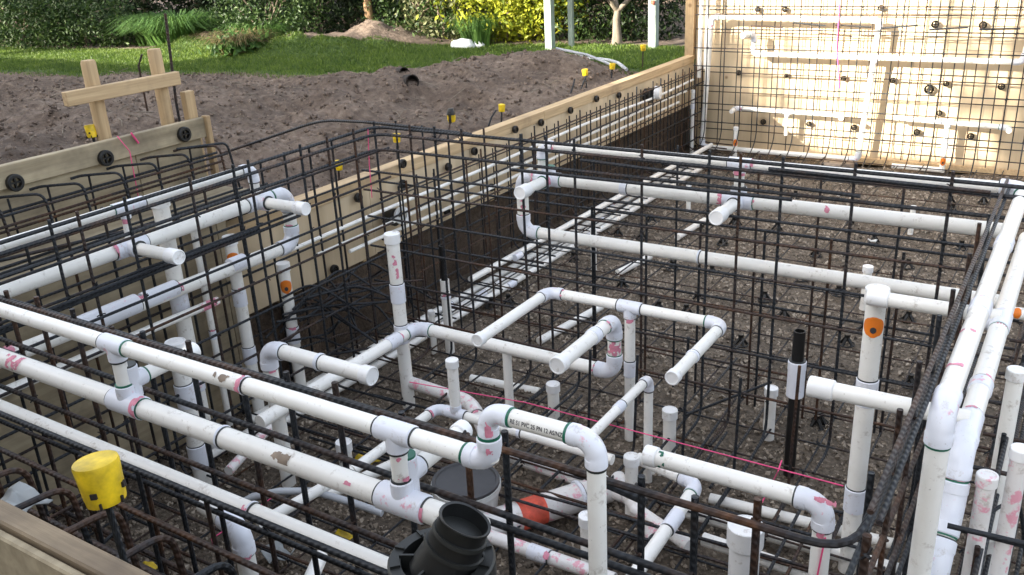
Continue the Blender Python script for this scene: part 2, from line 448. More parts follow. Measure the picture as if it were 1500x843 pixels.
F = thing('near_timber_form', 'rough sawn timber form with grey worn top edge under the big yellow cap', 'formwork', (-2.0, .7, .6))
board('top_board', (-1.6, .675, 1.60), (3.6, .045, .12), 'pine_x', F)
board('panel', (-1.6, .640, 1.20), (3.6, .018, .9), 'plywood_grey', F)

F = thing('ply_wall', 'tall pale plywood wall form with corner upright behind the pool', 'formwork', (-2, YB, 0))
x = XL + .012
for i in range(5):
    for z0, z1 in ((.05, 1.25), (1.254, 2.45)):
        board('panel', (x + .6, YB + rnd(-.002, .002), (z0 + z1) / 2), (1.196, .018, z1 - z0), 'plywood', F, bev=.002)
    x += 1.2
for i in range(12): board('stud', (XL + .05 + i * .5, YB + .06, 1.25), (.045, .09, 2.4), 'pine_z', F)
board('corner_upright', (XL - .05, YB - .02, 1.75), (.11, .09, 1.35), 'pine_z', F)
board('bottom_plate', (-1.1, YB - .035, .04), (5.8, .045, .07), 'pine_y', F)

# ------------------------------------------------------------------ reinforcing bars
BARS = {}
def bar(root, a_, b_, r=.006, seg=8, name='bar', jit=.006):
    a_, b_ = Vector(a_), Vector(b_)
    if jit: a_ = a_ + Vector((rnd(-jit, jit), rnd(-jit, jit), rnd(-jit, jit))); b_ = b_ + Vector((rnd(-jit, jit), rnd(-jit, jit), rnd(-jit, jit)))
    L = round((b_ - a_).length, 2); k = (r, L, seg)
    if k not in BARS:
        v, f, uv = sweep([(0, 0, 0), (0, 0, L / 2), (0, 0, L)], r, seg)
        me = smooth_angle(mesh(v, f, False, uv), 60); me.materials.append(M['rebar']); BARS[k] = me
    return link(name, BARS[k], None, root, a_, Vector((0, 0, 1)).rotation_difference((b_ - a_).normalized()))
def bent(root, pts, r=.006, rad=.05, seg=8, name='bar'):
    return tube_obj(name, fillet(pts, rad), r, 'rebar', root, seg)
def ties(root, pts):
    parts = []
    for p in pts:
        d1 = Vector((rnd(-1, 1), rnd(-1, 1), rnd(-1, 1))).normalized() * .016
        parts.append(sweep([Vector(p) - d1, Vector(p) + Vector((rnd(-.004, .004), rnd(-.004, .004), rnd(-.004, .004))), Vector(p) + d1 * 1.4], .0028, 4))
        d2 = Vector((rnd(-1, 1), rnd(-1, 1), rnd(-1, 1))).normalized() * .014
        parts.append(sweep([Vector(p) - d2, Vector(p) + d2], .0045, 4))
    b0 = parent_world(root); v, f, uv = join(*parts)
    o = link('tie_wire', mesh([q - b0 for q in v], f, False, uv), 'rebar', root, b0); o['kind'] = 'stuff'

R6, R8 = .0074, .0092
# cage between the spa and the pool
G = thing('rebar_cage', 'tall two layer steel bar cage around the pipe bank crossing the pit', 'rebar', (-2, 4.25, 0))
XV = [W(q, 300, y=4.085).x for q in (560, 610, 645, 683, 767, 803, 843, 940, 1037, 1082, 1143, 1248, 1390)]
ZH = [1.29, 1.18, 1.0, .80, .58, .34]
for x in XV:
    bent(G, [(x, 4.085, 1.60), (x, 4.085, .14), (x + rnd(-.02, .02), 3.85 if XV.index(x) % 2 else 3.6, .13)], R6, .09)
for x in [W(q, 300, y=4.44).x for q in (590, 628, 663, 715, 785, 870, 990, 1110, 1200, 1320)]: bar(G, (x, 4.44, .08), (x, 4.44, 1.5 + rnd(-.04, .03)), .0065)
for x in [-3.7, -3.0, -2.34, -2.0, -1.68, -1.33, -1.0, -.66]:
    bar(G, (x, 4.44, .08), (x, 4.44, 1.10 + rnd(-.04, .06)), R6)
for z in ZH: bar(G, (-3.72, 4.07, z), (-.12, 4.07, z), R6, jit=.012)
for z in (1.1, .7, .3): bar(G, (-3.95, 4.455, z), (-.12, 4.455, z), R6, jit=.012)
for z, dx in ((1.555, 0), (1.52, .03), (1.425, .02)):               # bars that turn the corner
    bent(G, [(-3.62 + dx, .95, z), (-3.62 + dx, 4.10 - dx, z + .01), (-.14, 4.10 - dx, z)], R8, .12)
bar(G, (-1.22, 4.06, 1.545), (-.3, 4.06, 1.535), R8); bar(G, (-2.2, 4.06, 1.49), (-.8, 4.06, 1.46), R8)
bar(G, (-2.62, 4.05, 1.405), (-1.1, 4.05, 1.41), R8)
ties(G, [(x, 4.078, z) for x in XV for z in ZH + [1.54]])

# cage on the side of the stepped form
G = thing('rebar_cage', 'steel bar cage holding two jet pipes beside the stepped plywood ledge', 'rebar', (-3.75, 2.6, 0))
YV = [W(72, 333, x=-3.6).y, 2.12, W(183, 305, x=-3.6).y, W(278, 275, x=-3.6).y, 2.98, W(363, 248, x=-3.6).y, 3.45, 3.66, 3.88]
for y in [1.3, 1.55] + YV: bent(G, [(-3.59, y, 1.60), (-3.59, y, .14), (-3.05, y + .02, .13)], R6, .09)
for y in [1.25 + .2 * k for k in range(16)]: bar(G, (-3.93, y, .05), (-3.93, y, 1.48), R6)
ZL = [1.42, 1.26, 1.12, .96, .78, .58, .36]
for z in ZL: bar(G, (-3.575, 1.0, z), (-3.575, 4.15, z), R6, jit=.014)
for z in (1.47, 1.17, .86, .5): bar(G, (-3.915, 1.0, z), (-3.915, 4.4, z), R6, jit=.014)
bar(G, (-3.565, 1.0, 1.215), (-3.565, 3.35, 1.225), R8); bar(G, (-3.56, 1.0, 1.235), (-3.56, 3.05, 1.24), R8)
ties(G, [(-3.582, y, z) for y in YV for z in ZL])
for k in range(22):                                               # tangle of lapped bars low in the corner
    p = Vector((-3.85 + rnd(-.05, .12), 3.2 + rnd(-.1, .5), .45 + rnd(-.1, .25)))
    bent(G, [p, p + Vector((rnd(-.05, .1), rnd(.2, .45), rnd(-.1, .15))), p + Vector((rnd(.15, .5), rnd(.3, .7), rnd(-.2, .05)))], R6, .1)

G = thing('hooked_bar_mat', 'row of hooked steel bars over the weathered ledge planks', 'rebar', (-4.4, 2.6, 1.26))
for k in range(9):
    y = 1.75 + k * .225 + rnd(-.02, .02)
    bent(G, [(-4.59, y - .16, 1.49), (-4.56, y - .12, 1.50), (-4.37, y, 1.51), (-4.355, y + .01, 1.275)], R6, .05); bar(G, (-4.52, y - .1, 1.27), (-4.52, y - .1, 1.50), .006)
for x, z in ((-4.375, 1.46), (-4.36, 1.40), (-4.50, 1.34), (-4.52, 1.42), (-4.36, 1.34), (-4.30, 1.29), (-4.2, 1.275), (-4.08, 1.285)):
    bar(G, (x, 1.1, z), (x, 3.62 + rnd(-.15, .1), z), R6, jit=.015)
bar(G, (-4.35, 1.6, 1.30), (-4.03, 2.95, 1.275), R8)
bent(G, [(-4.5, 3.35, 1.52), (-4.38, 3.62, 1.51), (-4.37, 3.66, 1.2)], R6, .04)

# cage on the open right side
G = thing('rebar_cage', 'steel bar cage with a thick bundled top bar beside the twin sloping pipes', 'rebar', (-.3, 2.8, 0))
YR = [1.75, 2.05, 2.35, 2.65, 2.95, 3.25, 3.55, 3.85]
for y in YR: bar(G, (-.275, y, .1), (-.275, y, 1.54 + rnd(-.04, .02)), R6)
for z in (1.36, 1.17, .98, .8, .6, .4, .2): bar(G, (-.265, 1.5, z), (-.265, 4.2, z), R6, jit=.012)
for dx, z in ((0, 1.535), (.014, 1.51)): bar(G, (-.240 + dx, 1.62, z), (-.262 + dx, 4.3, z), .0070, jit=.004)
for y in [2.3 + .32 * k for k in range(7)]: bar(G, (-.07, y, .1), (-.07, y, 1.05), R6)
for z in (1.02, .80, .55, .3): bar(G, (-.055, 1.9, z), (-.055, 5.2, z), R6, jit=.012)
for y, z in ((2.2, 1.16), (2.42, 1.0), (2.75, 1.02), (3.1, .95), (3.5, 1.0), (3.95, .95)): bar(G, (-.14, y, z), (.6, y + .03, z), R6)
for k in range(5): bar(G, (-.12 + k * .035, 1.9, .62 + rnd(-.04, .06)), (-.14 + k * .05, 7.0, .5 + rnd(-.05, .1)), R6, jit=.02)
for k in range(5):
    y = 2.6 + k * .4; bent(G, [(-.13, y, .55), (-.10, y + .12, .85), (.0, y + .25, .9), (.06, y + .3, .6)], .006, .12)
ties(G, [(-.27, y, z) for y in YR for z in (1.36, 1.17, .98, .8, .6)])

# cage along the near side
G = thing('rebar_cage', 'steel bar cage with ribbed top bars along the near printed pipe bank', 'rebar', (-2, 1.5, 0))
XF = [-3.3, -3.1, -2.88, -2.68, -2.5, -2.28, -2.05, -1.85, -1.66, -1.42, -1.22, -1.10, -.735, -.60, -.46, -.24]
for x in XF: bar(G, (x, 1.605, .1), (x, 1.605, 1.46 + rnd(-.02, .04)), R8)
bent(G, [(-3.6, 1.585, 1.445), (-.262, 1.585, 1.445), (-.255, 2.1, 1.47)], .0090, .10)
bent(G, [(-3.6, 1.63, 1.42), (-.9, 1.62, 1.42), (-.72, 1.61, 1.40)], .0095, .10)
for z in (1.255, 1.215, 1.02, .86, .68, .5, .32): bar(G, (-3.6, 1.59, z), (-.25, 1.59, z), R8, jit=.014)
for x in [-3.15, -2.8, -2.5, -2.2, -1.9, -1.55, -1.25, -.95, -.6]: bar(G, (x, 1.30, .1), (x, 1.30, 1.22 + rnd(-.2, .05)), R6)
for z in (1.20, 1.06, .84, .6, .35): bar(G, (-3.4, 1.285, z), (-.4, 1.285, z), R8, jit=.015)
for y, z in ((1.12, 1.08), (1.0, 1.22), (.88, 1.34), (.86, 1.1), (.84, .85)): bar(G, (-3.0, y, z), (-1.0, y, z - .01), R8, jit=.02)
for k in range(9):
    x = -2.6 + k * .21; bent(G, [(x, .80, 1.32), (x + .01, 1.08, 1.30), (x + .01, 1.13, .5)], R8, .06)
for k in range(10): bar(G, (-3.2 + k * .27, .85, .30 + rnd(-.1, .3)), (-3.15 + k * .27, 1.7, .32 + rnd(-.1, .3)), R6, jit=.03)
ties(G, [(x, 1.597, z) for x in XF for z in (1.445, 1.255, 1.02, .86)])

# mat over the pool floor
G = thing('floor_bar_mat', 'steel bar grid laid flat over the gravel of the pit', 'rebar', (-2, 5, .08))
x = -3.92
while x < 1.2: bar(G, (x, .9, .085), (x, 10.2, .085), .0055, jit=.015); x += .25
y = 1.0
while y < 10.2: bar(G, (-3.95, y, .099), (1.3, y, .099), .0055, jit=.015); y += .29
for k in range(15):
    x = rnd(-3.3, -.6); y = rnd(2.0, 3.6); bar(G, (x, y, .12), (x + rnd(-.05, .05), y + rnd(.8, 1.6), .12 + rnd(0, .1)), R6)
for k in range(8):
    y = rnd(1.9, 3.7); bar(G, (-3.3, y, .13), (-.5, y + rnd(-.05, .05), .13 + rnd(0, .12)), R6)
for (px, py), (qx, qy), z0, z1 in (((690, 500), (935, 378), .15, .32), ((1040, 715), (1140, 568), .12, .12), ((1000, 610), (1130, 560), .13, .3)):
    bar(G, W(px, py, z=z0), W(qx, qy, z=z1), R6, jit=0)
for k in range(7):                                                # loops bent up out of the floor
    x = -1.95 + k * .26; bent(G, [(x, 3.1, .12), (x, 3.62, .12), (x, 3.66, .72 + rnd(-.1, .1))], R6, .08)
ties(G, [(-3.92 + .25 * i, 1.0 + .29 * j, .098) for i in range(0, 20, 1) for j in range(0, 32)])

# mats in front of the long form and the tall wall
G = thing('wall_bar_mat', 'double steel bar mat standing along the long low plywood form', 'rebar', (-3.9, 7, 0))
YW = [4.6 + .2 * k for k in range(29)]
for y in YW: bent(G, [(-3.90, y, 1.06 + rnd(-.03, .03)), (-3.90, y, .14), (-3.5, y + rnd(-.01, .01), .13)], R6, .1, 6)
for y in YW[::1]: bar(G, (-3.99, y + .1, .1), (-3.99, y + .1, 1.0), .0055, 6)
for z in (1.0, .84, .68, .52, .36, .22): bar(G, (-3.89, 4.4, z), (-3.89, 10.25, z), R6, jit=.012)
for z in (.95, .78, .6, .42): bar(G, (-3.98, 4.4, z), (-3.98, 10.25, z), .0055, jit=.012)
ties(G, [(-3.895, y, z) for y in YW for z in (1.0, .84, .68, .52)])
G = thing('wall_bar_mat', 'double steel bar mat standing against the tall plywood wall', 'rebar', (-1.5, 10.1, 0))
XW = [-3.8 + .205 * k for k in range(24)]
for x in XW: bent(G, [(x, 10.06, 2.3), (x, 10.06, .25), (x + .01, 9.82, .12), (x + .01, 9.5, .11)], .0062, .22, 6)
for x in XW: bar(G, (x + .09, 10.24, .1), (x + .09 + rnd(-.02, .02), 10.24, 2.3), .0055, 6)
for z in (.22, .42, .62, .83, 1.04, 1.25, 1.46, 1.62, 1.70, 1.9): bar(G, (-3.95, 10.075, z), (1.1, 10.075, z), .0062, jit=.012)
for z in (.3, .52, .74, .96, 1.18, 1.40, 1.66, 1.8): bar(G, (-3.95, 10.255, z), (1.1, 10.255, z), .0055, jit=.012)
for k in range(8): bar(G, (-3.3 + k * .45, 10.05, 1.50 + rnd(-.02, .04)), (-2.95 + k * .45, 10.05, 1.50 + rnd(-.02, .04)), R8)
ties(G, [(x, 10.067, z) for x in XW for z in (.42, .83, 1.25, 1.46, 1.7)])

# ------------------------------------------------------------------ pipework
OD = .062
TOCAM = lambda p: EYE - Vector(p)
class Run:
    def __init__(s, label, loc, group=None, name='pipe_run'): s.r = thing(name, label, 'pipe', loc, group)
    def straight(s, a_, b_, od=OD, mat='pvc_pipe', name='pipe', open_end=False):
        a_, b_ = Vector(a_), Vector(b_); b0 = parent_world(s.r)
        if open_end:
            d = (b_ - a_).normalized(); v, f, uv = sweep([a_ - b0, b_ - b0, b_ - b0, b_ - d * .08 - b0], [od / 2, od / 2, od / 2 - .005, od / 2 - .005], 20, True, True)
        else: v, f, uv = sweep([a_ - b0, b_ - b0], od / 2, 20)
        return link(name, smooth_angle(mesh(v, f, False, uv)), mat, s.r, b0)
    def ring(s, par, p, d, od, dark=None):
        p, d = Vector(p), Vector(d).normalized(); b0 = parent_world(par)
        mat = dark or ('glue_green' if random.random() < .45 else 'glue_dark')
        v, f, uv = sweep([p - b0 - d * rnd(.002, .0045), p - b0 + d * .003], od * .5 + .0012 + (.0 if mat == 'glue_dark' else .0006), 20)
        link('glue_line', smooth_angle(mesh(v, f, False, uv)), mat, par, b0)
        if random.random() < .24:
            s.patch(p - d * rnd(-.012, .012), d, od * (1.0 if random.random() < .5 else 1.17), 'primer_pink', 'primer_stain', TOCAM(p) + Vector((rnd(-.7, .7), rnd(-.7, .7), rnd(-.7, .7))), rnd(.3, .9), rnd(.008, .018))
    def elbow(s, p, d1, d2, od=OD, mat='pvc_fitting', sweep_r=.95):
        p, d1, d2 = Vector(p), Vector(d1).normalized(), Vector(d2).normalized(); b0 = parent_world(s.r)
        r = od * sweep_r; col = od * .55; P, Q = [], []
        k = .60 * od
        P += [p - d1 * (r + col), p - d1 * (r + col - .003), p - d1 * (r + .002), p - d1 * r]; Q += [k - .003, k, k, k * .95]
        for i in range(1, 8):
            t = i / 8 * math.pi / 2; P.append(p - d1 * r * (1 - math.sin(t)) + d2 * r * (1 - math.cos(t))); Q.append(k * .95)
        P += [p + d2 * r, p + d2 * (r + .002), p + d2 * (r + col - .003), p + d2 * (r + col)]; Q += [k * .95, k, k, k - .003]
        v, f, uv = sweep([q - b0 for q in P], Q, 20)
        o = link('elbow', smooth_angle(mesh(v, f, False, uv), 30), mat, s.r, b0)
        s.ring(o, p - d1 * (r + col + .002), d1, od * 1.03); s.ring(o, p + d2 * (r + col + .002), d2, od * 1.03)
        return r + col * .5
    def tee(s, p, ax, br, od=OD, bod=None, mat='pvc_fitting', both=False):
        p, ax, br = Vector(p), Vector(ax).normalized(), Vector(br).normalized(); b0 = parent_world(s.r); bod = bod or od
        h, k = od * 1.15, od * .60; hb = od * 1.05
        A = sweep([p - b0 - ax * h, p - b0 - ax * (h - .003), p - b0 + ax * (h - .003), p - b0 + ax * h], [k - .003, k, k, k - .003], 20)
        B = sweep([p - b0, p - b0 + br * (hb - .003), p - b0 + br * hb], [bod * .60, bod * .60, bod * .60 - .003], 20)
        parts = [A, B]
        if both: parts.append(sweep([p - b0, p - b0 - br * (hb - .003), p - b0 - br * hb], [bod * .60, bod * .60, bod * .60 - .003], 20))
        v, f, uv = join(*parts); o = link('tee', smooth_angle(mesh(v, f, False, uv), 30), mat, s.r, b0)
        s.ring(o, p - ax * (h + .002), ax, od * 1.03); s.ring(o, p + ax * (h + .002), ax, od * 1.03); s.ring(o, p + br * (hb + .002), br, bod * 1.03)
        return o
    def cap(s, p, d, od=OD, L=None, mat='pvc_cap'):
        p, d = Vector(p), Vector(d).normalized(); b0 = parent_world(s.r); k = od * .60; L = L or od * .75
        v, f, uv = sweep([p - b0 - d * L, p - b0 - d * (L - .003), p - b0 - d * .003, p - b0, p - b0, p - b0 - d * .003], [k - .003, k, k, k - .002, k - .006, k - .008], 24)
        return link('end_cap', smooth_angle(mesh(v, f, False, uv), 30), mat, s.r, b0)
    def sleeve(s, p, d, od=OD, L=None, mat='pvc_fitting'):
        p, d = Vector(p), Vector(d).normalized(); b0 = parent_world(s.r); k = od * .575; L = (L or od * 1.5) / 2
        v, f, uv = sweep([p - b0 - d * L, p - b0 - d * (L - .003), p - b0 + d * (L - .003), p - b0 + d * L], [k - .003, k, k, k - .003], 20)
        o = link('coupling', smooth_angle(mesh(v, f, False, uv), 30), mat, s.r, b0); s.ring(o, p + d * (L + .002), d, od * 1.03, 'glue_dark'); return o
    def path(s, pts, od=OD, mat='pvc_pipe', c0=False, c1=False, fm='pvc_fitting', sr=.95):
        pts = [Vector(p) for p in pts]; n = len(pts); trim = [0] * n
        for i in range(1, n - 1):
            trim[i] = s.elbow(pts[i], pts[i] - pts[i - 1], pts[i + 1] - pts[i], od, fm, sr)
        for i in range(n - 1):
            d = (pts[i + 1] - pts[i]).normalized(); s.straight(pts[i] + d * (trim[i] + (.008 if c0 and i == 0 else 0)), pts[i + 1] - d * (trim[i + 1] + (.008 if c1 and i == n - 2 else 0)), od, mat)
        if c0: s.cap(pts[0], pts[0] - pts[1], od)
        if c1: s.cap(pts[-1], pts[-1] - pts[-2], od)
    def patch(s, p, d, od, mat, name, facing, half=.9, ln=.06, ell=True, lift=.0012):
        """thin shell hugging a pipe at p (axis d), centred on the side that faces `facing`"""
        p, d = Vector(p), Vector(d).normalized(); b0 = parent_world(s.r)
        u = (Vector(facing) - d * Vector(facing).dot(d)).normalized(); w_ = d.cross(u); V, F_ = [], []; n, m_ = max(10, int(half * 14)), 9; rag = name in ('primer_stain', 'glue_smear', 'clay_smear', 'marker_scribble')
        if rag: n, m_, half, ln, ell = 30, 26, half * 1.35, ln * 1.6, False
        for j in range(m_ + 1):
            t = (j / m_ - .5) * ln; hw = half * (math.sqrt(max(0.02, 1 - (2 * t / ln) ** 2)) if ell else 1)
            for i in range(n + 1):
                an = (i / n * 2 - 1) * hw; V.append(p - b0 + d * t + (u * math.cos(an) + w_ * math.sin(an)) * (od / 2 + lift))
        for j in range(m_):
            for i in range(n):
                a0 = j * (n + 1) + i
                if rag and noise.fractal((V[a0] + b0) * 42, 1, 2, 3) + .55 * (1 - (2 * i / n - 1) ** 2) * (1 - (2 * j / m_ - 1) ** 2) < .22: continue
                F_.append((a0, a0 + 1, a0 + n + 2, a0 + n + 1))
        if not F_: return None
        return link(name, mesh(V, F_, True), mat, s.r, b0)
    def sticker(s, p, d, od, facing):
        s.patch(p, d, od, 'sticker_orange', 'sticker', facing, 1.15, .085)
        f2 = Vector(facing); q = Vector(p) - Vector(d).normalized() * .012
        s.patch(q, d, od, 'print_ink', 'sticker_mark', f2, .30, .026, lift=.0022)

ZA, ZJ, ZLOW = 1.50, 1.31, 1.02
X, Y, Z = Vector((1, 0, 0)), Vector((0, 1, 0)), Vector((0, 0, 1))
# --- bank beside the stepped form
r = Run('white pipe bank with two stubs beside the weathered stepped form', (-3.77, 2.4, ZLOW))
xl = -3.77; o1 = .058
r.path([(xl, .95, ZA), (xl, 3.255, ZA), (xl, 3.255, ZJ + .03)], .052)
r.sleeve((xl, 2.5, ZA), Y, .052, .13); r.tee((xl, 2.46, ZA), Y, -Z, .052, .04); r.straight((xl, 2.46, ZA), (xl, 2.45, ZJ), .036)
r.path([(xl, .95, ZJ), (xl, 3.47, ZJ), (xl, 3.47, ZLOW - .02), (xl, .95, ZLOW + .02)], .074)
r.tee((xl, 2.445, ZJ), Y, X, .074); r.tee((xl, 3.262, ZJ), Y, X, .074)
for yy in (2.445, 3.262):
    r.straight((xl, yy, ZJ), (xl + .35, yy, ZJ), .060); r.cap((xl + .36, yy, ZJ), X, .060, .075)
r.sleeve((xl, 2.55, ZLOW + .005), Y, .075, .2); r.sleeve((xl, 2.25, ZLOW + .008), Y, .085, .34); r.sleeve((xl, 3.05, ZLOW), Y, .074, .1)
r.patch((xl, 1.75, ZLOW + .014), Y, .074, 'primer_pink', 'primer_stain', (.6, -.2, .8), .7, .07)
r2 = Run('short white pipe with pink painted end under the stepped form bank', (xl, 2.5, .86))
r2.straight((xl + .03, 1.4, .90), (xl + .03, 2.86, .88), .045); r2.patch((xl + .03, 2.80, .88), Y, .045, 'primer_pink', 'primer_stain', (1, -.5, .6), 2.2, .07, False)
# risers in that corner
def riser(label, x, y, z0, z1, od=OD, cap=True, sticker=None, couple=(), mat='pvc_pipe', name='riser_pipe', group=None, collar=False):
    q = Run(label, (x, y, z0), group, name); q.straight((x, y, z0), (x, y, z1 - (.01 if cap else 0)), od, mat, open_end=not cap)
    if cap: q.cap((x, y, z1), Z, od)
    for c in couple: q.sleeve((x, y, c), Z, od)
    if sticker: q.sticker((x, y, sticker), Z, od, TOCAM((x, y, sticker)))
    return q
p = W(228, 285, x=-3.88); riser('grey white capped riser behind the stepped form pipe bank', -3.86, p.y, .02, p.z, .082, couple=(.9, .45))
p = W(332, 345, x=-3.90); riser('capped riser with orange sticker between cage layers by stepped form', -3.88, p.y, .02, p.z, .068, sticker=p.z - .13, couple=(.78, .42))
p = W(412, 385, x=-3.86); riser('lower capped riser with orange sticker by the pine top rail end', -3.85, p.y, .02, p.z, .068, sticker=p.z - .14, couple=(.42,))
p = W(283, 330, x=-3.95); riser('thin capped riser close to the ledge planks', -3.955, p.y, .02, p.z, .036, couple=(.6,))
p = W(300, 715, z=0); riser('stout capped riser standing behind the near pipe tee', p.x, p.y, .02, zat(p.x, p.y, 500), .084, couple=(.55, .2))

# --- bank across the pit
yd = 4.27
r = Run('white pipe bank with two capped stubs crossing the pit inside the cage', (-1.5, yd, .98))
r.straight((-2.56, yd, ZA), (-.20, yd, ZA), .05); r.elbow((-2.56, yd, ZA), Z, X, .05); r.straight((-2.56, yd, ZJ), (-2.56, yd, ZA - .05), .05)
r.tee((-1.425, yd, ZA), X, -Z, .05); r.straight((-1.425, yd, ZJ), (-1.425, yd, ZA), .05)
r.path([(-.2, yd, ZJ), (-2.70, yd, ZJ), (-2.70, yd, .98), (-.2, yd, .98)], .068)
for xx in (-2.52, -1.425):
    r.tee((xx, yd, ZJ), X, -Y, .068); r.tee((xx, yd, ZJ), X, Z, .0675); r.straight((xx, yd, ZJ), (xx, yd - .30, ZJ), OD); r.cap((xx, yd - .315, ZJ), -Y, OD, .08)
r.sleeve((-2.05, yd, ZJ), X, .068, .04); r.sleeve((-1.62, yd, .98), X, .068, .01)
r.patch((-.98, yd, ZJ), X, .068, 'primer_pink', 'primer_stain', (0, -1, .6), .4, .02); r.patch((-2.70, yd, 1.15), Z, .068, 'primer_pink', 'primer_stain', TOCAM((-2.7, yd, 1.15)), .35, .05)

# --- bank on the open right side
xr, OR, x2 = -.19, .056, -.15
r = Run('twin white pipes running down the open right side and dropping to the floor', (xr, 3, 0))
r.path([(xr, 4.27, ZA), (xr, 2.16, ZA), (xr, 2.16, .02)], OR, sr=1.1)
r.elbow((xr, 4.28, ZA), X, -Y, OD); r.straight((xr - .25, 4.28, ZA), (xr - .06, 4.28, ZA), .05)
r.path([(x2, 4.27, ZJ - .02), (x2, 2.36, ZJ - .02), (x2, 2.31, 1.14), (x2 - .005, 2.20, 1.02), (x2 - .01, 2.18, .02)], OR * 1.08, sr=.7)
for yy in (3.28, 2.5):
    r.tee((x2, yy, ZJ - .02), Y, -X, OR)
    r.straight((x2, yy, ZJ), (xr - .37, yy, ZJ), OR * .95); r.cap((xr - .40, yy, ZJ), -X, OR * .95, .075)
r.sleeve((xr, 2.85, ZA), Y, OR, .08); r.sleeve((xr, 3.5, ZA), Y, OR, .08); r.sleeve((x2, 2.75, ZJ - .02), Y, OR * 1.06, .06)
for q in ((xr, 2.38, ZA), (xr, 2.62, ZA), (x2, 2.9, ZJ - .02)): r.patch(q, Y, OR, 'primer_pink', 'primer_stain', (-.3, -.2, 1), .6, .012)
p = W(1240, 840, z=0); riser('tall capped riser with orange sticker beside the twin sloping pipes', p.x, p.y, .02, zat(p.x, p.y, 422), .074, sticker=1.17, couple=(.88, .38))
r = Run('pink stained capped riser outside the right hand cage', (-.1, 2.35, 0)); p = W(1447, 695, y=2.35)
r.straight((p.x, p.y, .02), (p.x, p.y, p.z - .01), .046, 'pvc_pink'); r.cap(p, Z, .046, mat='pvc_pink')
p = W(1496, 660, y=2.45); r = Run('pink splashed riser with elbow at the far right of the cage', (p.x, p.y, 0))
r.straight((p.x, p.y, .02), (p.x, p.y, p.z), .046, 'pvc_pink'); r.cap((p.x, p.y, p.z + .008), Z, .046)
p = W(1489, 545, y=3.0); r = Run('white riser beyond the pink splashed riser', (p.x, p.y, 0)); r.straight((p.x, p.y, .02), (p.x, p.y, p.z), .05); r.cap((p.x, p.y, p.z + .01), Z, .05)
p = W(1470, 456, y=3.9); r = Run('short white pipe with orange end outside the right cage', (p.x, p.y, p.z)); r.straight(p, p + Vector((.5, 0, 0)), .05); r.patch(p + Vector((.05, 0, 0)), X, .05, 'sticker_orange', 'sticker', TOCAM(p), 1, .03)

# --- bank along the near side
yf, od2, odp = 1.463, .049, .042
r = Run('long white pipe bank with two tees and a printed pipe along the near side', (-1.8, yf, .4))
r.straight((-3.4, yf, ZA - .005), (-1.09, yf, ZA - .005), od2)
r.elbow((-1.045, yf, ZA - .005), X, Z, od2, sweep_r=.8); r.straight((-1.045, yf, ZA), (-1.045, yf, 1.6), odp)
r.path([(-1.045, yf, 1.58), (-1.045, yf, 1.628), (-.770, yf, 1.628), (-.770, yf, .02)], odp, sr=.95)
r.straight((-3.4, yf, ZJ - .02), (-1.08, yf, ZJ - .02), .064)
r.straight((-3.4, yf, 1.06), (-1.2, yf, 1.05), .054)
r.sleeve((-1.93, yf, 1.055), X, .054, .010)
for xx, tl in ((-2.44, .13), (-1.325, .13)):
    r.tee((xx, yf, ZA - .005), X, -Z, od2); r.straight((xx, yf, ZJ), (xx, yf, ZA), od2 * .92)
    r.tee((xx, yf, ZJ - .02), X, Z, .064, .05)
    r.tee((xx, yf + .025, ZJ + .048), Z, Y, .048); r.straight((xx, yf, ZJ + .048), (xx, yf + .27, ZJ + .048), .048); r.cap((xx, yf + .28, ZJ + .048), Y, .048)
r.sleeve((-2.0, yf, ZJ - .02), X, .064, .010); r.sleeve((-1.86, yf, ZA - .005), X, od2, .010)
r.patch((W(32, 545, y=yf).x, yf, ZJ - .02), X, .064, 'primer_pink', 'primer_stain', TOCAM((-3, yf, 1.4)), .8, .06)
for q, d_, o_ in ( ((-1.325, yf, ZA - .06), Z, .0588), ((-1.5, yf, ZJ - .02), X, .064), ((-1.045, yf, 1.545), Z, .0588), ((-1.045, yf, 1.60), Z, .0504)):
    r.patch(q, d_, o_, 'primer_pink', 'primer_stain', TOCAM(q) + Vector((rnd(-.5, .5), 0, rnd(-.3, .3))), rnd(.15, .3), rnd(.02, .045))
for q in ((-1.74, yf, ZJ - .02), (-1.93, yf, ZA - .005)): r.patch(q, X, .064 if q[2] < 1.4 else od2, 'drain_brown', 'clay_smear', TOCAM(q), .35, .045, False)
fc = bpy.data.curves.new('print', 'FONT'); fc.body = 'RE S1 PVC 25 PN 12 AS/NZ'; fc.size = .0135; fc.offset = .00025
fo = bpy.data.objects.new('print', fc); C.objects.link(fo); bpy.context.view_layer.update()
tm = bpy.data.meshes.new_from_object(fo.evaluated_get(bpy.context.evaluated_depsgraph_get()))
bpy.data.objects.remove(fo)
wd = max(v_.co.x for v_ in tm.vertices); k_ = .132 / wd; b0 = parent_world(r.r)
for v_ in tm.vertices:
    an = math.radians(14) + (v_.co.y - .005) / (odp / 2)
    v_.co = Vector((-.971 + v_.co.x * k_, yf - math.cos(an) * (odp / 2 + .0013), 1.628 + math.sin(an) * (odp / 2 + .0013))) - b0
tm.materials.clear(); link('print_lettering', tm, 'print_ink', r.r, b0)

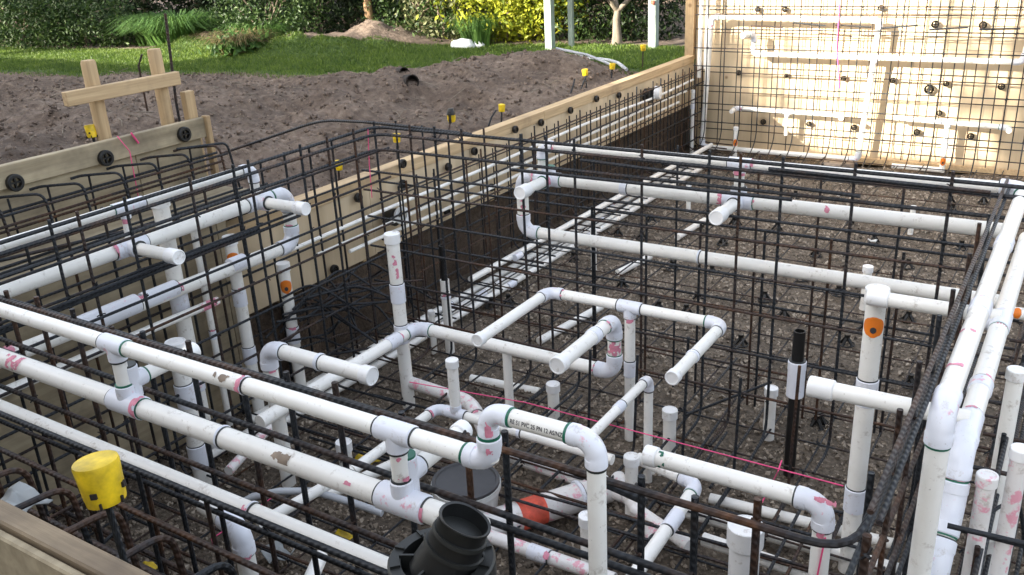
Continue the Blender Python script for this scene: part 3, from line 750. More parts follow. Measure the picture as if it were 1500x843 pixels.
# --- pipes inside the spa
r = Run('raised white U shaped pipe loop with two capped ends on one riser', (-1.83, 3.87, 0))
r.path([(-2.32, 3.2, .8), (-2.32, 3.89, .8), (-1.345, 3.89, .8), (-1.345, 3.26, .8)], .056, c0=True, c1=True)
r.tee((-1.84, 3.89, .8), X, -Z, .056); r.straight((-1.84, 3.89, .02), (-1.84, 3.89, .8), .056); r.sleeve((-1.345, 3.5, .8), Y, .056, .02); r.sleeve((-1.84, 3.89, .45), Z, .056, .09)
r = Run('white jet pipe bending up and back with pink stained upright piece', (-2, 3.72, .4))
r.path([(-3.12, 2.5, .5), (-3.12, 3.72, .5), (-1.845, 3.72, .5), (-1.845, 3.72, .80), (-1.845, 3.14, .80)], .070, c1=True)
r.patch((-1.845, 3.72, .66), Z, .070, 'primer_pink', 'primer_stain', TOCAM((-1.85, 3.7, .66)), .9, .13, False)
r.sleeve((-3.12, 3.5, .5), Y, .070, .1); r.sleeve((-1.845, 3.5, .80), Y, .070, .05); r.straight((-2.5, 3.72, .02), (-2.5, 3.72, .5), .05)
r = Run('white capped pipe on an elbow riser near the corner risers', (-3.2, 2.68, 0))
r.path([(-3.2, 2.68, .02), (-3.2, 2.68, .8), (-2.53, 2.68, .8)], .074, c1=True); r.sleeve((-2.85, 2.68, .8), X, .074, .02)
r = Run('slim white pipe sloping from a riser to the printed pipe', (-1.6, 3.5, 0))
r.path([(-1.59, 3.57, .02), (-1.59, 3.57, .6), (-1.59, 2.9, .6)], .044); r.sleeve((-1.59, 3.25, .6), Y, .044, .06)
r = Run('thick white capped pipe with elbow dropping beside the curved ribbed bar', (-.8, 2.37, 0))
r.path([(-1.065, 2.37, 1.0), (-.485, 2.37, 1.0), (-.485, 2.37, .02)], .058, c0=True, sr=.9)
r.patch((-.485, 2.37, 1.02), X, .070, 'primer_pink', 'primer_stain', (0, -1, .4), .2, .05); r.patch((-1.0, 2.37, 1.0), X, .058, 'glue_green', 'glue_smear', (0, -1, .5), .8, .018)

p = W(600, 600, z=0); r = riser('tall capped riser with red marker scribble in the spa', p.x, p.y, .02, zat(p.x, p.y, 342), .075, couple=(.75, .5))
zt = zat(p.x, p.y, 385); r.patch((p.x, p.y, zt), Z, .075, 'primer_pink', 'marker_scribble', TOCAM((p.x, p.y, zt)), .25, .07); r.patch((p.x, p.y, zt - .05), Z, .075, 'primer_pink', 'marker_scribble', TOCAM((p.x, p.y, zt)) + Vector((.8, .5, 0)), .2, .05)
p = W(660, 520, z=0); zt = zat(p.x, p.y, 360)
r = Run('white riser holding a black pipe beside the marked tall riser', (p.x, p.y, 0)); zc = zat(p.x, p.y, 410)
r.straight((p.x, p.y, .02), (p.x, p.y, zc), .06, open_end=True); r.sleeve((p.x, p.y, zc - .12), Z, .06, .02); r.straight((p.x, p.y, zc - .2), (p.x, p.y, zt), .042, 'black_pipe', 'insert_pipe', True)
p = W(1155, 700, z=0); zt = zat(p.x, p.y, 485)
r = Run('black riser with white coupling in the gravel near the sticker riser', (p.x, p.y, 0))
r.straight((p.x, p.y, .02), (p.x, p.y, zt), .056, 'black_pipe', 'pipe', True); za = zat(p.x, p.y, 560); r.sleeve((p.x, p.y, za), Z, .072, .15); r.sleeve((p.x, p.y, za + .09), Z, .075, .05)
for (bx, by), ty, od, lab in (((1125, 645), 568, .060, 'short capped stub beside the black riser'),
                              ((980, 668), 600, .068, 'capped stub above the thick capped pipe'),
                              ((812, 622), 562, .066, 'capped stub behind the printed pipe'),
                              ((510, 700), 647, .072, 'capped stub behind the near pipe tee and yellow scrap'),
                              ((680, 765), 702, .056, 'capped stub beside the white pail'),
                              ((862, 842), 755, .064, 'capped stub with pink ring before the taped pipe'),
                              ((925, 760), 668, .062, 'capped stub between printed drop and thick pipe'),
                              ((637, 520), 455, .04, 'thin capped stub between the tall risers')):
    p = W(bx, by, z=0); riser('white ' + lab, p.x, p.y, .01, zat(p.x, p.y, ty), od, name='stub_pipe')
p = W(1085, 905, z=0); riser('very wide capped stub rising in front of the curved ribbed bar', p.x, p.y, .01, zat(p.x, p.y, 770), .118, name='stub_pipe', mat='pvc_cap')
for (bx, by), ty in (((870, 398), 335), ((1008, 312), 268), ((1333, 345), 302)):
    p = W(bx, by, z=0); riser('slim white capped stub standing alone in the pool floor gravel', p.x, p.y, .01, zat(p.x, p.y, ty), .045, name='stub_pipe', group='slim stubs in the pool floor')
p = W(1265, 455, z=0); riser('squat white stub behind the sticker riser', p.x, p.y, .01, zat(p.x, p.y, 390), .06, name='stub_pipe')

# low pipes on and near the floor
r = Run('low white pipe with elbow and capped tee under the near cage', (-2.4, 3.2, .3))
r.path([(-2.6, 2.55, .36), (-2.6, 3.2, .36), (-1.6, 3.2, .35)], .05); r.tee((-2.48, 3.2, .36), X, Z, .05); r.path([(-2.48, 3.2, .4), (-2.48, 3.2, zat(-2.48, 3.2, 527))], .056, c1=True); r.sleeve((-2.1, 3.2, .355), X, .05, .02)
r.straight((-2.6, 2.55, .36), (-2.75, 2.1, .30), .05)
r = Run('pink stained low pipe curving beside the pink string', (-2.9, 3.7, .1))
r.path([W(600, 560, z=.18), W(690, 590, z=.18), W(712, 640, z=.12)], .072, 'pvc_pink', fm='pvc_pink')
r = Run('pink speckled pipe on the gravel below the printed pipe', (-2, 3.4, .1))
r.straight(W(745, 668, z=.08), W(935, 735, z=.08), .062, 'pvc_pink')
r = Run('fat white pipe wrapped with red tape lying in the gravel', (-2, 3.0, .08))
a0, b_ = W(690, 778, z=.08), W(890, 715, z=.08); r.straight(a0, b_, .14, 'pvc_pink')
q = a0.lerp(b_, .42); r.patch(q, b_ - a0, .14, 'tape_red', 'red_tape', TOCAM(q), 3.1, .13, False); r.sleeve(a0.lerp(b_, .78), b_ - a0, .14, .02)
r = Run('pink speckled pipe with green rings running behind the black fitting', (-1.9, 2.6, .08))
r.path([W(700, 780, z=.1), W(900, 850, z=.1), W(980, 878, z=.1)][:2], .062, 'pvc_pink'); q = W(790, 812, z=.1); r.sleeve(q, X, .062, .1)
r = Run('white low pipe with elbow coming forward beside the wide stub', (-1.4, 3.3, .2))
r.path([W(935, 672, z=.3), W(1022, 710, z=.3), W(925, 850, z=.3)], .058); r.sleeve(W(985, 765, z=.3), W(925, 850, z=.3) - W(1022, 710, z=.3), .058, .12)
for i, (p0, p1, od, lab) in enumerate((((1040, 730), (1320, 800), .05, 'thin white pipe on the gravel behind the wide stub'),
                       ((1000, 748), (1330, 840), .062, 'white pipe on the gravel ending under the sticker riser'),
                       ((905, 700), (960, 790), .075, 'pink smeared white pipe end beside the printed drop'),
                       ((1030, 790), (1300, 880), .06, 'white pipe on the gravel in front of the wide stub'),
                       ((930, 745), (1010, 800), .06, 'pink stained pipe crossing below the low elbow'),
                       ((480, 725), (640, 650), .055, 'white pipe lying below the near tee by yellow scrap'),
                       ((335, 690), (420, 600), .05, 'pink tinged pipe lying behind the stout riser'))):
    r = Run(lab, W(*p0, z=.05), name='floor_pipe'); r.straight(W(*p0, z=.06 + .02 * i), W(*p1, z=.06 + .02 * i), od, 'pvc_pink' if 'pink' in lab else 'pvc_pipe')
r = Run('white elbow pipe dropping under the lowest near pipe', (-2.4, 1.9, 0)); a0 = W(300, 740, z=.5); b_ = W(352, 775, z=.5)
r.path([a0, b_, Vector((b_.x, b_.y, .02))], .075)
r = Run('thin white stub pipes below the near bank end', W(405, 850, z=.1)); r.straight(W(450, 860, z=.3), W(470, 815, z=.3), .06)

for i, (xx, y0, y1, od) in enumerate(((-3.80, 3.0, 9.9, .056), (-3.70, 2.6, 9.4, .056), (-3.62, 2.8, 9.6, .050), (-3.74, 5.2, 10.0, .05))):
    z = (.045, .045, .04, .16)[i]
    r = Run(('white pipe lying along the foot of the long form', 'second white pipe out from the long form foot', 'third white pipe out from the long form foot, thinner', 'white pipe raised on the long form bar mat')[i], (xx, 6, .04), name='floor_pipe')
    r.straight((xx - .05, y0, z), (xx + .05, y1, z), od); [r.sleeve((xx, yy, z), Y, od, .1) for yy in (4.9 + i * .3, 7.6 - i * .4)]
for (p0, p1) in (((790, 500), (880, 450)), ((992, 348), (1032, 323)), ((905, 400), (952, 376)), ((690, 555), (790, 575)), ((945, 690), (1010, 700))):
    r = Run('short stretch of white pipe half buried in the gravel', W(*p0, z=.01), 'half buried pipes', 'buried_pipe'); r.straight(W(*p0, z=.015), W(*p1, z=.015), .056)

# conduits on the long form
for i, z in enumerate((.90, .80, .72)):
    r = Run('thin pale conduit tied along the long form mat, ' + ('topmost', 'middle', 'lowest')[i] + ' of three', (-3.93, 7, z), name='conduit')
    pts = [Vector((-3.935 + .02 * noise.noise(Vector((y * .6, i, 0))), y, z + .03 * noise.noise(Vector((y * .5, 5 * i, 3))))) for y in [3.5 + i * .3 + k * .25 for k in range(27 - i * 2)]]
    tube_obj('pipe', pts, .013, 'pvc_pipe', r.r, 8)
p0 = W(340, 742, z=.25)
tube_obj('hose', [W(340, 745, z=.25), W(370, 728, z=.3), W(410, 720, z=.32), W(460, 720, z=.32), W(520, 738, z=.3), W(560, 752, z=.28)], .017, 'conduit_grey', thing('grey_hose', 'grey flexible conduit arching over the gravel behind the near bank', 'conduit', p0), 10)

# pipes on the tall wall
yw = 10.17
r = Run('white pipe loop framing the lit left part of the tall wall', (-3.0, yw, 0))
r.path([(-2.0, yw, 1.30), (-1.99, yw, 1.56), (-3.80, yw, 1.58), (-3.87, yw, .09), (-2.08, yw, .09), (-2.01, yw, 1.2)], .060)
r = Run('white pipe across the tall wall with both ends turned up', (-2, yw, 1.2))
r.path([(-3.36, yw - .12, 1.40), (-3.30, yw, 1.40), (-3.30, yw, 1.185), (-.64, yw, 1.18), (-.62, yw, 1.45)], .056); r.cap((-3.38, yw - .16, 1.40), Vector((-.4, -1, 0)), .056); r.tee((-2.01, yw, 1.185), X, -Z, .056)
r = Run('short white pipe with small drop low on the sunlit wall', (-2.9, yw, .5))
r.path([(-3.47, yw - .16, .56), (-3.47, yw, .57), (-2.28, yw, .56), (-2.26, yw - .15, .56)], .05); r.tee((-2.88, yw, .565), X, -Z, .05); r.straight((-2.88, yw, .30), (-2.88, yw, .56), .042)
r = Run('white tee pipe low on the right of the tall wall with stickered leg', (-1.2, yw, 0))
r.path([(-1.76, yw, .57), (-.68, yw, .54), (-.66, yw - .15, .54)], .052); r.tee((-1.23, yw, .56), X, -Z, .052); r.straight((-1.23, yw, .03), (-1.23, yw, .55), .055); r.sleeve((-1.23, yw, .3), Z, .055, .07); r.sticker((-1.23, yw, .15), Z, .055, TOCAM((-1.23, yw, .15)))
r.path([(-1.23, yw - .02, .06), (-1.72, yw - .02, .06)], .055)
riser('white capped riser with orange sticker at the foot of the tall wall', -3.42, 10.05, .02, .38, .05, sticker=.2)
riser('tall thin riser in the corner of tall wall and long form', -3.93, 10.0, .02, zat(-3.93, 10.0, 132), .045, couple=(.6,))
r = Run('white vertical pipe pair rising in the wall corner past the top rail', (-3.9, yw, .8)); r.straight((-3.93, yw, .9), (-3.92, yw, 2.2), .05); r.straight((-3.86, yw, 1.0), (-3.84, yw, 2.2), .04)

# ------------------------------------------------------------------ small site things
p = W(1228, 243, z=.02); T = thing('drain_cover', 'round brown drain cover at the foot of the tall wall', 'drain', p)
v, f, uv = sweep([(0, 0, 0), (0, 0, .05), (0, 0, .062), (0, 0, .066)], [.19, .19, .18, .15], 28); link('lid', smooth_angle(mesh(v, f, False, uv)), 'drain_brown', T, p)
v, f, uv = join(*[sweep([(.155 * math.cos(k * 1.05), .155 * math.sin(k * 1.05), .06), (.155 * math.cos(k * 1.05), .155 * math.sin(k * 1.05), .07)], .012, 8) for k in range(6)]); link('bolts', mesh(v, f), 'hole_dark', T, p)

p = W(682, 703, z=.25); p.z = .0; T = thing('lidded_pail', 'white plastic pail with dark grey lid among the low pipes', 'pail', p)
v, f, uv = sweep([(0, 0, 0), (0, 0, .2), (0, 0, .21), (0, 0, .235)], [.13, .155, .165, .165], 28, True, True); link('pail', smooth_angle(mesh(v, f, False, uv)), 'pail_white', T, p)
v, f, uv = sweep([(0, 0, .2355), (0, 0, .25), (0, 0, .252), (0, 0, .244)], [.16, .16, .145, .14], 28); link('lid', smooth_angle(mesh(v, f, False, uv)), 'lid_grey', T, p)

# black plastic fitting with open neck in front of the near bank
p = W(645, 800, y=1.12); T = thing('black_drain_fitting', 'black plastic drain body with wide flange and tilted open neck', 'drain fitting', (p.x, p.y, .02))
b0 = Vector((p.x, p.y, .02)); zz = p.z
v, f, uv = sweep([(0, 0, 0), (0, 0, zz - .20), (0, 0, zz - .18), (0, 0, zz - .10), (0, 0, zz - .075)], [.05, .05, .085, .098, .098], 32); link('body', smooth_angle(mesh(v, f, False, uv)), 'black_plastic', T, b0)
v, f, uv = sweep([(0, 0, zz - .088), (0, 0, zz - .052), (0, 0, zz - .048), (0, 0, zz - .048), (0, 0, zz - .075)], [.106, .106, .102, .080, .078], 36, False, False); link('flange', smooth_angle(mesh(v, f, False, uv)), 'dark_plastic', T, b0)
nd = Vector((.36, .28, 1)).normalized(); c0 = Vector((.0, .0, zz - .085))
v, f, uv = sweep([c0, c0 + nd * .05, c0 + nd * .115, c0 + nd * .128, c0 + nd * .130, c0 + nd * .128, c0 + nd * .0], [.070, .060, .049, .052, .051, .046, .042], 30, False, True)
v = [q + wob(q * 9, .006) if (q - c0).dot(nd) > .09 else q for q in v]
link('neck', smooth_angle(mesh(v, f, False, uv)), 'black_plastic', T, b0)
for k in range(10):
    an = k * math.pi / 5 + .2; v, f, _ = box((.091 * math.cos(an), .091 * math.sin(an), zz - .046), (.020, .004, .006), Matrix.Rotation(an, 3, 'Z')); link('flange_rib', mesh(v, f), 'dark_plastic', T, b0)
for k in range(6):
    an = k * math.pi / 3 + .5; v, f, _ = box((.068 * math.cos(an), .068 * math.sin(an), zz - .058), (.030, .005, .035), Matrix.Rotation(an, 3, 'Z')); link('gusset', mesh(v, f), 'dark_plastic', T, b0)
for t in (.066, .098): v, f, uv = sweep([c0 + nd * (t - .004), c0 + nd * (t + .004)], [.0625 - (t - .066) * .18, .0610 - (t - .066) * .18], 30); link('neck_rib', smooth_angle(mesh(v, f, False, uv)), 'dark_plastic', T, b0)

# yellow safety caps on driven bars
def cap_stake(label, p, r, ln, foot, tilt=(0, 0), slots=True):
    p = Vector(p); d = Vector((tilt[0], tilt[1], 1)).normalized(); ft = p - d * (foot / d.z)
    T = thing('capped_stake', label, 'safety cap', ft, 'yellow capped bar stakes'); q = Z.rotation_difference(d)
    bar(T, ft, p, .0075, jit=0, name='stake_bar')
    v, f, uv = sweep([(0, 0, -ln * .55), (0, 0, -ln * .5), (0, 0, ln * .40), (0, 0, ln * .47), (0, 0, ln * .5)], [r * .86, r * .88, r, r * .97, r * .8], 24)
    me = smooth_angle(mesh(v, f, False, uv)); o = link('cap', me, 'cap_yellow', T, p, q)
    if slots:
        for k in range(4):
            an = k * math.pi / 2 + .6; v, f, _ = box((r * .93 * math.cos(an), r * .93 * math.sin(an), -ln * .18), (.008, r * .28, ln * .13), Matrix.Rotation(an, 3, 'Z')); s_ = link('slot', mesh(v, f), 'hole_dark', o); s_.location = (0, 0, 0)
        for k in range(6):
            an = k * math.pi / 3 + .25; v, f, _ = box((r * .90 * math.cos(an), r * .90 * math.sin(an), -ln * .47), (.010, r * .09, ln * .16), Matrix.Rotation(an, 3, 'Z')); s_ = link('notch', mesh(v, f), 'hole_dark', o); s_.location = (0, 0, 0)
cap_stake('large scuffed yellow cap on a leaning bar over the near timber form', W(147, 702, y=.86), .046, .090, .85, (.10 * -1, .02))
cap_stake('yellow cap tilted against the first peg of the profile', W(134, 192, x=-4.80), .034, .07, .45, (-.2, .1))
for (px, py), lab in (((496, 242), 'yellow cap low on the bank by the cage corner'), ((581, 202), 'yellow cap on the bank just past the cage corner'),
                      ((735, 158), 'yellow cap on a bar before the mound, alone'), ((857, 106), 'yellow cap at the tail of the soil mound'),
                      ((897, 97), 'yellow cap behind the pine rail near the grey hose'), ((942, 70), 'yellow cap beside the corner upright')):
    p = W(px, py, x=-4.38); cap_stake(lab, p, .028 + .002 * p.y / 5, .062, p.z - .85, (rnd(-.08, .08), rnd(-.05, .1)), False)
p = W(661, 170, x=-4.40); T = thing('site_lamp', 'small black and yellow lamp on a bent stake before the mound', 'lamp', (p.x, p.y, .9))
bar(T, (p.x - .03, p.y - .1, .9), p, .007, jit=0, name='stake_bar'); v, f, uv = sweep([(0, 0, -.05), (0, 0, -.03), (0, 0, .01)], [.028, .034, .036], 12); link('lens', smooth_angle(mesh(v, f, False, uv)), 'cap_yellow', T, p)
v, f, uv = sweep([(0, 0, .01), (0, 0, .03), (0, 0, .06)], [.038, .036, .022], 12); link('hood', smooth_angle(mesh(v, f, False, uv)), 'black_plastic', T, p)
v, f, _ = box((.01, -.034, -.015), (.02, .012, .08)); link('clip', mesh(v, f), 'black_plastic', T, p)

# leaning bars stuck in the bank
for (a0, b_, lab) in ((W(258, 150, x=-4.9), W(242, 20, x=-4.9), 'tall dark bar stuck upright in the bank behind the rail'), (W(203, 97, x=-7.0), W(208, 80, x=-6.95), 'short dark rod leaning out of the far bank')):
    o = tube_obj('steel_rod', [a0 - Vector((0, 0, .4)), a0, b_], .009, 'rebar'); tag(o, lab, 'rod')
for (px, py), L_ in (((855, 120), .3), ((840, 125), .3), ((640, 205), .3), ((720, 172), .25)):
    p = W(px, py, x=-4.36); o = tube_obj('steel_rod', [p - Vector((.05, .12, .25)), p, p + Vector((rnd(-.02, .05), .05, .05))], .008, 'rebar'); tag(o, 'short bent steel rod driven into the soil behind the pine rail', 'rod', 'rods behind the pine rail')
# bar lying over the soil toward the cage corner
o = tube_obj('steel_rod', fillet([W(325, 225, z=1.25), W(400, 200, z=1.35), W(470, 176, z=1.50), W(550, 180, z=1.56), W(690, 197, z=1.555)], .2), .009, 'rebar'); tag(o, 'long rusty bar curving from the soil bank up over the cage corner', 'rod')

# wheel spacers
def wheel(p, axis, R_, label, group, mat='black_plastic'):
    p = Vector(p); q = Z.rotation_difference(Vector(axis)); T = thing('wheel_spacer', label, 'spacer', p, group)
    v, f, uv = sweep([(0, 0, -.014), (0, 0, -.010), (0, 0, .010), (0, 0, .014), (0, 0, .014), (0, 0, -.014)], [R_ * .9, R_, R_, R_ * .9, R_ * .62, R_ * .62], 18, False, False); link('rim', smooth_angle(mesh(v, f, False, uv)), mat, T, p, q)
    parts = [box((R_ * .36 * math.cos(k * 1.571), R_ * .36 * math.sin(k * 1.571), 0), (R_ * .62, .008, .016), Matrix.Rotation(k * 1.571, 3, 'Z')) for k in range(4)]
    v, f, _ = join(*parts); link('spokes', mesh(v, f), mat, T, p, q); return T
for px, py, R_ in ((22, 268, .045), (155, 232, .045), (270, 197, .045)): wheel(W(px, py, x=-4.565), X, R_, 'black wheel spacer on the weathered top board', 'spacers on the stepped form')
for px, py in ((490, 395), (657, 245), (525, 290), (590, 270), (695, 222), (755, 190), (793, 180), (836, 162), (874, 145), (655, 310), (720, 275), (770, 355), (590, 240), (907, 140)):
    wheel(W(px, py, x=-4.03), X, .032, 'black wheel spacer on the long form mat', 'spacers on the long form')
for px, py, R_ in ((1082, 107, .03), (1118, 179, .032), (1185, 182, .03), (1251, 187, .032), (1236, 115, .03), (1152, 111, .024), (1308, 118, .03), (1361, 131, .05), (1386, 123, .03), (1467, 127, .034), (1343, 194, .034), (1422, 200, .034), (1370, 36, .038), (1440, 37, .038), (1110, 14, .03), (1150, 14, .03), (1290, 12, .03), (1376, 166, .03)):
    wheel(W(px, py, y=10.33), Y, R_, 'dark round wheel spacer on the tall plywood wall', 'spacers on the tall wall')
p = W(575, 318, x=-3.98); T = thing('light_niche', 'black light fitting with white face ring on the long form mat', 'fitting', p)
for (px, py) in ((575, 318),):
    v, f, uv = sweep([(0, 0, -.05), (0, 0, .0), (0, 0, .03)], [.045, .06, .062], 20); link('housing', smooth_angle(mesh(v, f, False, uv)), 'black_plastic', T, p, Z.rotation_difference(X))
    v, f, uv = sweep([(0, 0, .0), (0, 0, .02), (0, 0, .02), (0, 0, .0)], [.062, .062, .036, .036], 24, False, False); link('face_ring', smooth_angle(mesh(v, f, False, uv)), 'pvc_cap', T, p + Vector((.055, .03, .01)), Z.rotation_difference(Vector((1, -.3, .1))))
p = W(951, 140, x=-3.98); T = thing('light_niche', 'black light fitting with white cap near the tall wall corner', 'fitting', p)
v, f, uv = sweep([(0, 0, -.05), (0, 0, .03)], [.07, .08], 20); link('housing', smooth_angle(mesh(v, f, False, uv)), 'black_plastic', T, p, Z.rotation_difference(X))
v, f, uv = sweep([(0, 0, .0), (0, 0, .06), (0, 0, .065)], [.07, .07, .05], 20); link('cap', smooth_angle(mesh(v, f, False, uv)), 'pvc_cap', T, p + Vector((.04, .06, .02)), Z.rotation_difference(Vector((1, .2, 0))))

# bar chairs under the mat
def chair_mesh():
    parts = [sweep([(0, 0, .06), (.045 * math.cos(k * 1.571 + .4), .045 * math.sin(k * 1.571 + .4), 0)], [.012, .009], 6) for k in range(4)]
    parts.append(sweep([(0, 0, .05), (0, 0, .075)], [.018, .02], 8)); parts.append(sweep([(.05 * math.cos(k * .524), .05 * math.sin(k * .524), .004) for k in range(13)], .005, 5)); return parts
v, f, uv = join(*chair_mesh()[:4], chair_mesh()[5]); LEG = mesh(v, f, False, uv); LEG.materials.append(M['black_plastic'])
v, f, uv = chair_mesh()[4]; SAD = mesh(v, f, False, uv); SAD.materials.append(M['black_plastic'])
CH = [(940, 268), (955, 325), (1058, 358), (1080, 331), (1138, 337), (1195, 375), (1330, 392), (1408, 365), (1392, 298), (1395, 310), (1043, 402), (1147, 465), (1228, 432), (1332, 565), (1196, 625), (1265, 485), (1021, 440), (840, 382), (940, 350), (1075, 330), (1440, 298), (1280, 355), (838, 352), (720, 450), (745, 445), (1005, 460), (1130, 395), (912, 421), (1200, 620)]
CH += [(a_, b_) for a_, b_ in ((905, 345), (985, 395), (1105, 300), (1175, 410), (1245, 330), (1300, 440), (1350, 330), (1165, 290), (1240, 505), (1085, 505), (965, 455), (1330, 470), (1020, 290), (1120, 440))]
for px, py in CH:
    p = W(px, py, z=.0); T = thing('bar_chair', 'small black plastic chair holding up the floor bars', 'bar chair', p, 'black bar chairs on the pit floor')
    q = Quaternion((0, 0, 1), rnd(0, 3)); link('legs', LEG, None, T, p, q); link('saddle', SAD, None, T, p, q)
p = W(1005, 505, z=.0)
# strings
def string(label, pts, r=.0028):
    o = tube_obj('string_line', pts, r, 'string_pink', None, 5); tag(o, label, 'string')
string('taut pink string line crossing the spa to the thick elbow pipe', [W(600, 560, z=.35), W(770, 590, z=.42), W(1235, 712, z=.8)])
string('pink string tied to the string line and hanging over the floor', [W(1145, 675, z=.62), W(1140, 690, z=.6), W(1125, 720, z=.3), W(1095, 775, z=.15)])
string('pink string tail hanging on the thick elbow pipe', [W(1209, 788, y=2.33), W(1203, 815, y=2.335), W(1196, 850, y=2.335)])
string('loose pink string straggling under the near bank', [W(420, 715, z=.2), W(360, 755, z=.15), W(310, 790, z=.15), W(322, 830, z=.2)])
string('pink string hanging down the cage corner', [W(539, 190, x=-3.6), W(541, 240, x=-3.6), W(545, 290, x=-3.6)])
string('pink string dangling over the weathered top board', [W(172, 200, x=-4.57), W(190, 222, x=-4.5), W(203, 290, x=-4.5)])
string('pink string hanging on the tall wall mat', [W(1230, 5, y=10.0), W(1226, 70, y=10.0), W(1230, 130, y=10.0)], .007)
o = tube_obj('marker_ribbon', [W(192, 195, x=-4.565), W(203, 210, x=-4.565)], .006, 'string_pink', None, 5); tag(o, 'small pink ribbon on the weathered top board', 'ribbon')
# scraps
for (px, py, z, lab, mat, s_) in ((503, 785, .05, 'bent yellow plastic scrap lying on the gravel', 'cap_yellow', .05), (537, 672, .05, 'yellow plastic scrap beside the capped stub', 'cap_yellow', .06), (215, 832, .4, 'yellow scrap below the near timber form', 'cap_yellow', .035), (30, 735, 1.25, 'crumpled grey plastic caught on bars by the near form', 'debris_plastic', .07), (405, 810, .05, 'torn clear plastic scrap on the gravel', 'debris_plastic', .07), (1277, 352, .05, 'white round scrap on the pool floor', 'pail_white', .04), (1235, 285, .02, 'pale rag on the pool floor', 'pail_white', .06)):
    p = W(px, py, z=z); V_, F_ = [], []
    for j in range(7):
        for i in range(7):
            q = Vector(((i / 3 - 1) * s_, (j / 3 - 1) * s_ * .7, 0)); q.z = .6 * s_ * noise.noise(q * 22 + p * 3); q += wob(q * 30 + p, .25 * s_); V_.append(q)
    for j in range(6):
        for i in range(6): F_.append((j * 7 + i, j * 7 + i + 1, j * 7 + i + 8, j * 7 + i + 7))
    me = mesh(V_, F_, True); o = link('plastic_scrap', me, mat, None, p); md = o.modifiers.new('thick', 'SOLIDIFY'); md.thickness = .004; tag(o, lab, 'scrap')

# ------------------------------------------------------------------ garden
def leafcloud(pts, size, flat=.6):
    V, F = [], []
    for p, dr in pts:
        s_ = size * rnd(.6, 1.3); d = (Vector(dr) * flat + Vector((rnd(-1, 1), rnd(-1, 1), rnd(-1, 1)))).normalized()
        u = d.cross(Vector((rnd(-1, 1), rnd(-1, 1), rnd(-1, 1)))).normalized(); w_ = d.cross(u); o = len(V); p = Vector(p)
        V += [p - u * s_ * .5, p + w_ * s_ * .24 + d * s_ * .06, p + u * s_ * .5, p - w_ * s_ * .24 + d * s_ * .06]; F.append((o, o + 1, o + 2, o + 3))
    return V, F
def crown_pts(c, rad, nclump, nleaf, spread):
    out = []
    for _ in range(nclump):
        d = Vector((rnd(-1, 1), rnd(-1, 1), rnd(-1, 1)))
        while d.length > 1: d = Vector((rnd(-1, 1), rnd(-1, 1), rnd(-1, 1)))
        d = d.normalized() * d.length ** .45; q = Vector((c[0] + d.x * rad[0], c[1] + d.y * rad[1], c[2] + d.z * rad[2])) + wob(d * 3 + Vector(c), .2 * min(rad))
        for _ in range(nleaf):
            e = Vector((random.gauss(0, 1), random.gauss(0, 1), random.gauss(0, .8))) * spread; out.append((q + e, d + e.normalized() * .5))
    return out
def limbs(T, base, top, crown, rad, r0, mat, n=6):
    b0 = parent_world(T); parts = [sweep([Vector(base) - b0, Vector(base).lerp(Vector(top), .5) + wob(Vector(base), .15) - b0, Vector(top) - b0], [r0, r0 * .75, r0 * .5], 9)]
    for k in range(n):
        an = k * 6.283 / n + rnd(-.3, .3); s0 = Vector(base).lerp(Vector(top), rnd(.55, 1)); e = Vector((crown[0] + rad[0] * .75 * math.cos(an), crown[1] + rad[1] * .75 * math.sin(an), crown[2] + rad[2] * rnd(-.2, .6)))
        mdl = s0.lerp(e, .5) + Vector((rnd(-.1, .1), rnd(-.1, .1), rnd(.05, .25))); parts.append(sweep([s0 - b0, mdl - b0, e - b0], [r0 * .4, r0 * .24, r0 * .08], 6))
    v, f, uv = join(*parts); return link('trunk', smooth_angle(mesh(v, f, False, uv), 80), mat, T, b0)
def shrub(label, x, y, rad, zc, mat, clumps, leaves, size, spread, cat='shrub', name='garden_shrub', bark='bark', group='shrubs along the far edge of the lawn'):
    z0 = gz(x, y); T = thing(name, label, cat, (x, y, z0), group); c = (x, y, z0 + zc)
    limbs(T, (x, y, z0 - .1), (x, y, z0 + zc * .7), c, rad, .05 if cat == 'shrub' else .12, bark)
    V, F = leafcloud(crown_pts(c, rad, clumps, leaves, spread), size); b0 = Vector((x, y, z0)); link('crown', mesh([q - b0 for q in V], F), mat, T, b0); return T
# dark screen of trees far behind the lawn
for i, (px, dist) in enumerate(((-60, 22.5), (30, 22), (120, 21.5), (210, 20.5), (290, 20), (370, 19.5), (440, 19), (520, 18.5), (600, 18), (670, 17.8), (740, 18), (820, 18.5), (900, 18), (960, 17.5))):
    d = RM @ _ray(px, 0); d.z = 0; d.normalize(); p = d * (dist + rnd(-.4, .4)); hh = rnd(2.6, 3.4)
    shrub('dense dark green hedge tree in the leafy screen behind the lawn', p.x, p.y, (1.7, 1.5, hh * .62), hh * .55, ('leaf_dark', 'leaf_dark', 'leaf_mid', 'leaf_dark')[i % 4], 190, 56, .10, .20, 'tree', 'hedge_tree', group='hedge trees behind the lawn')
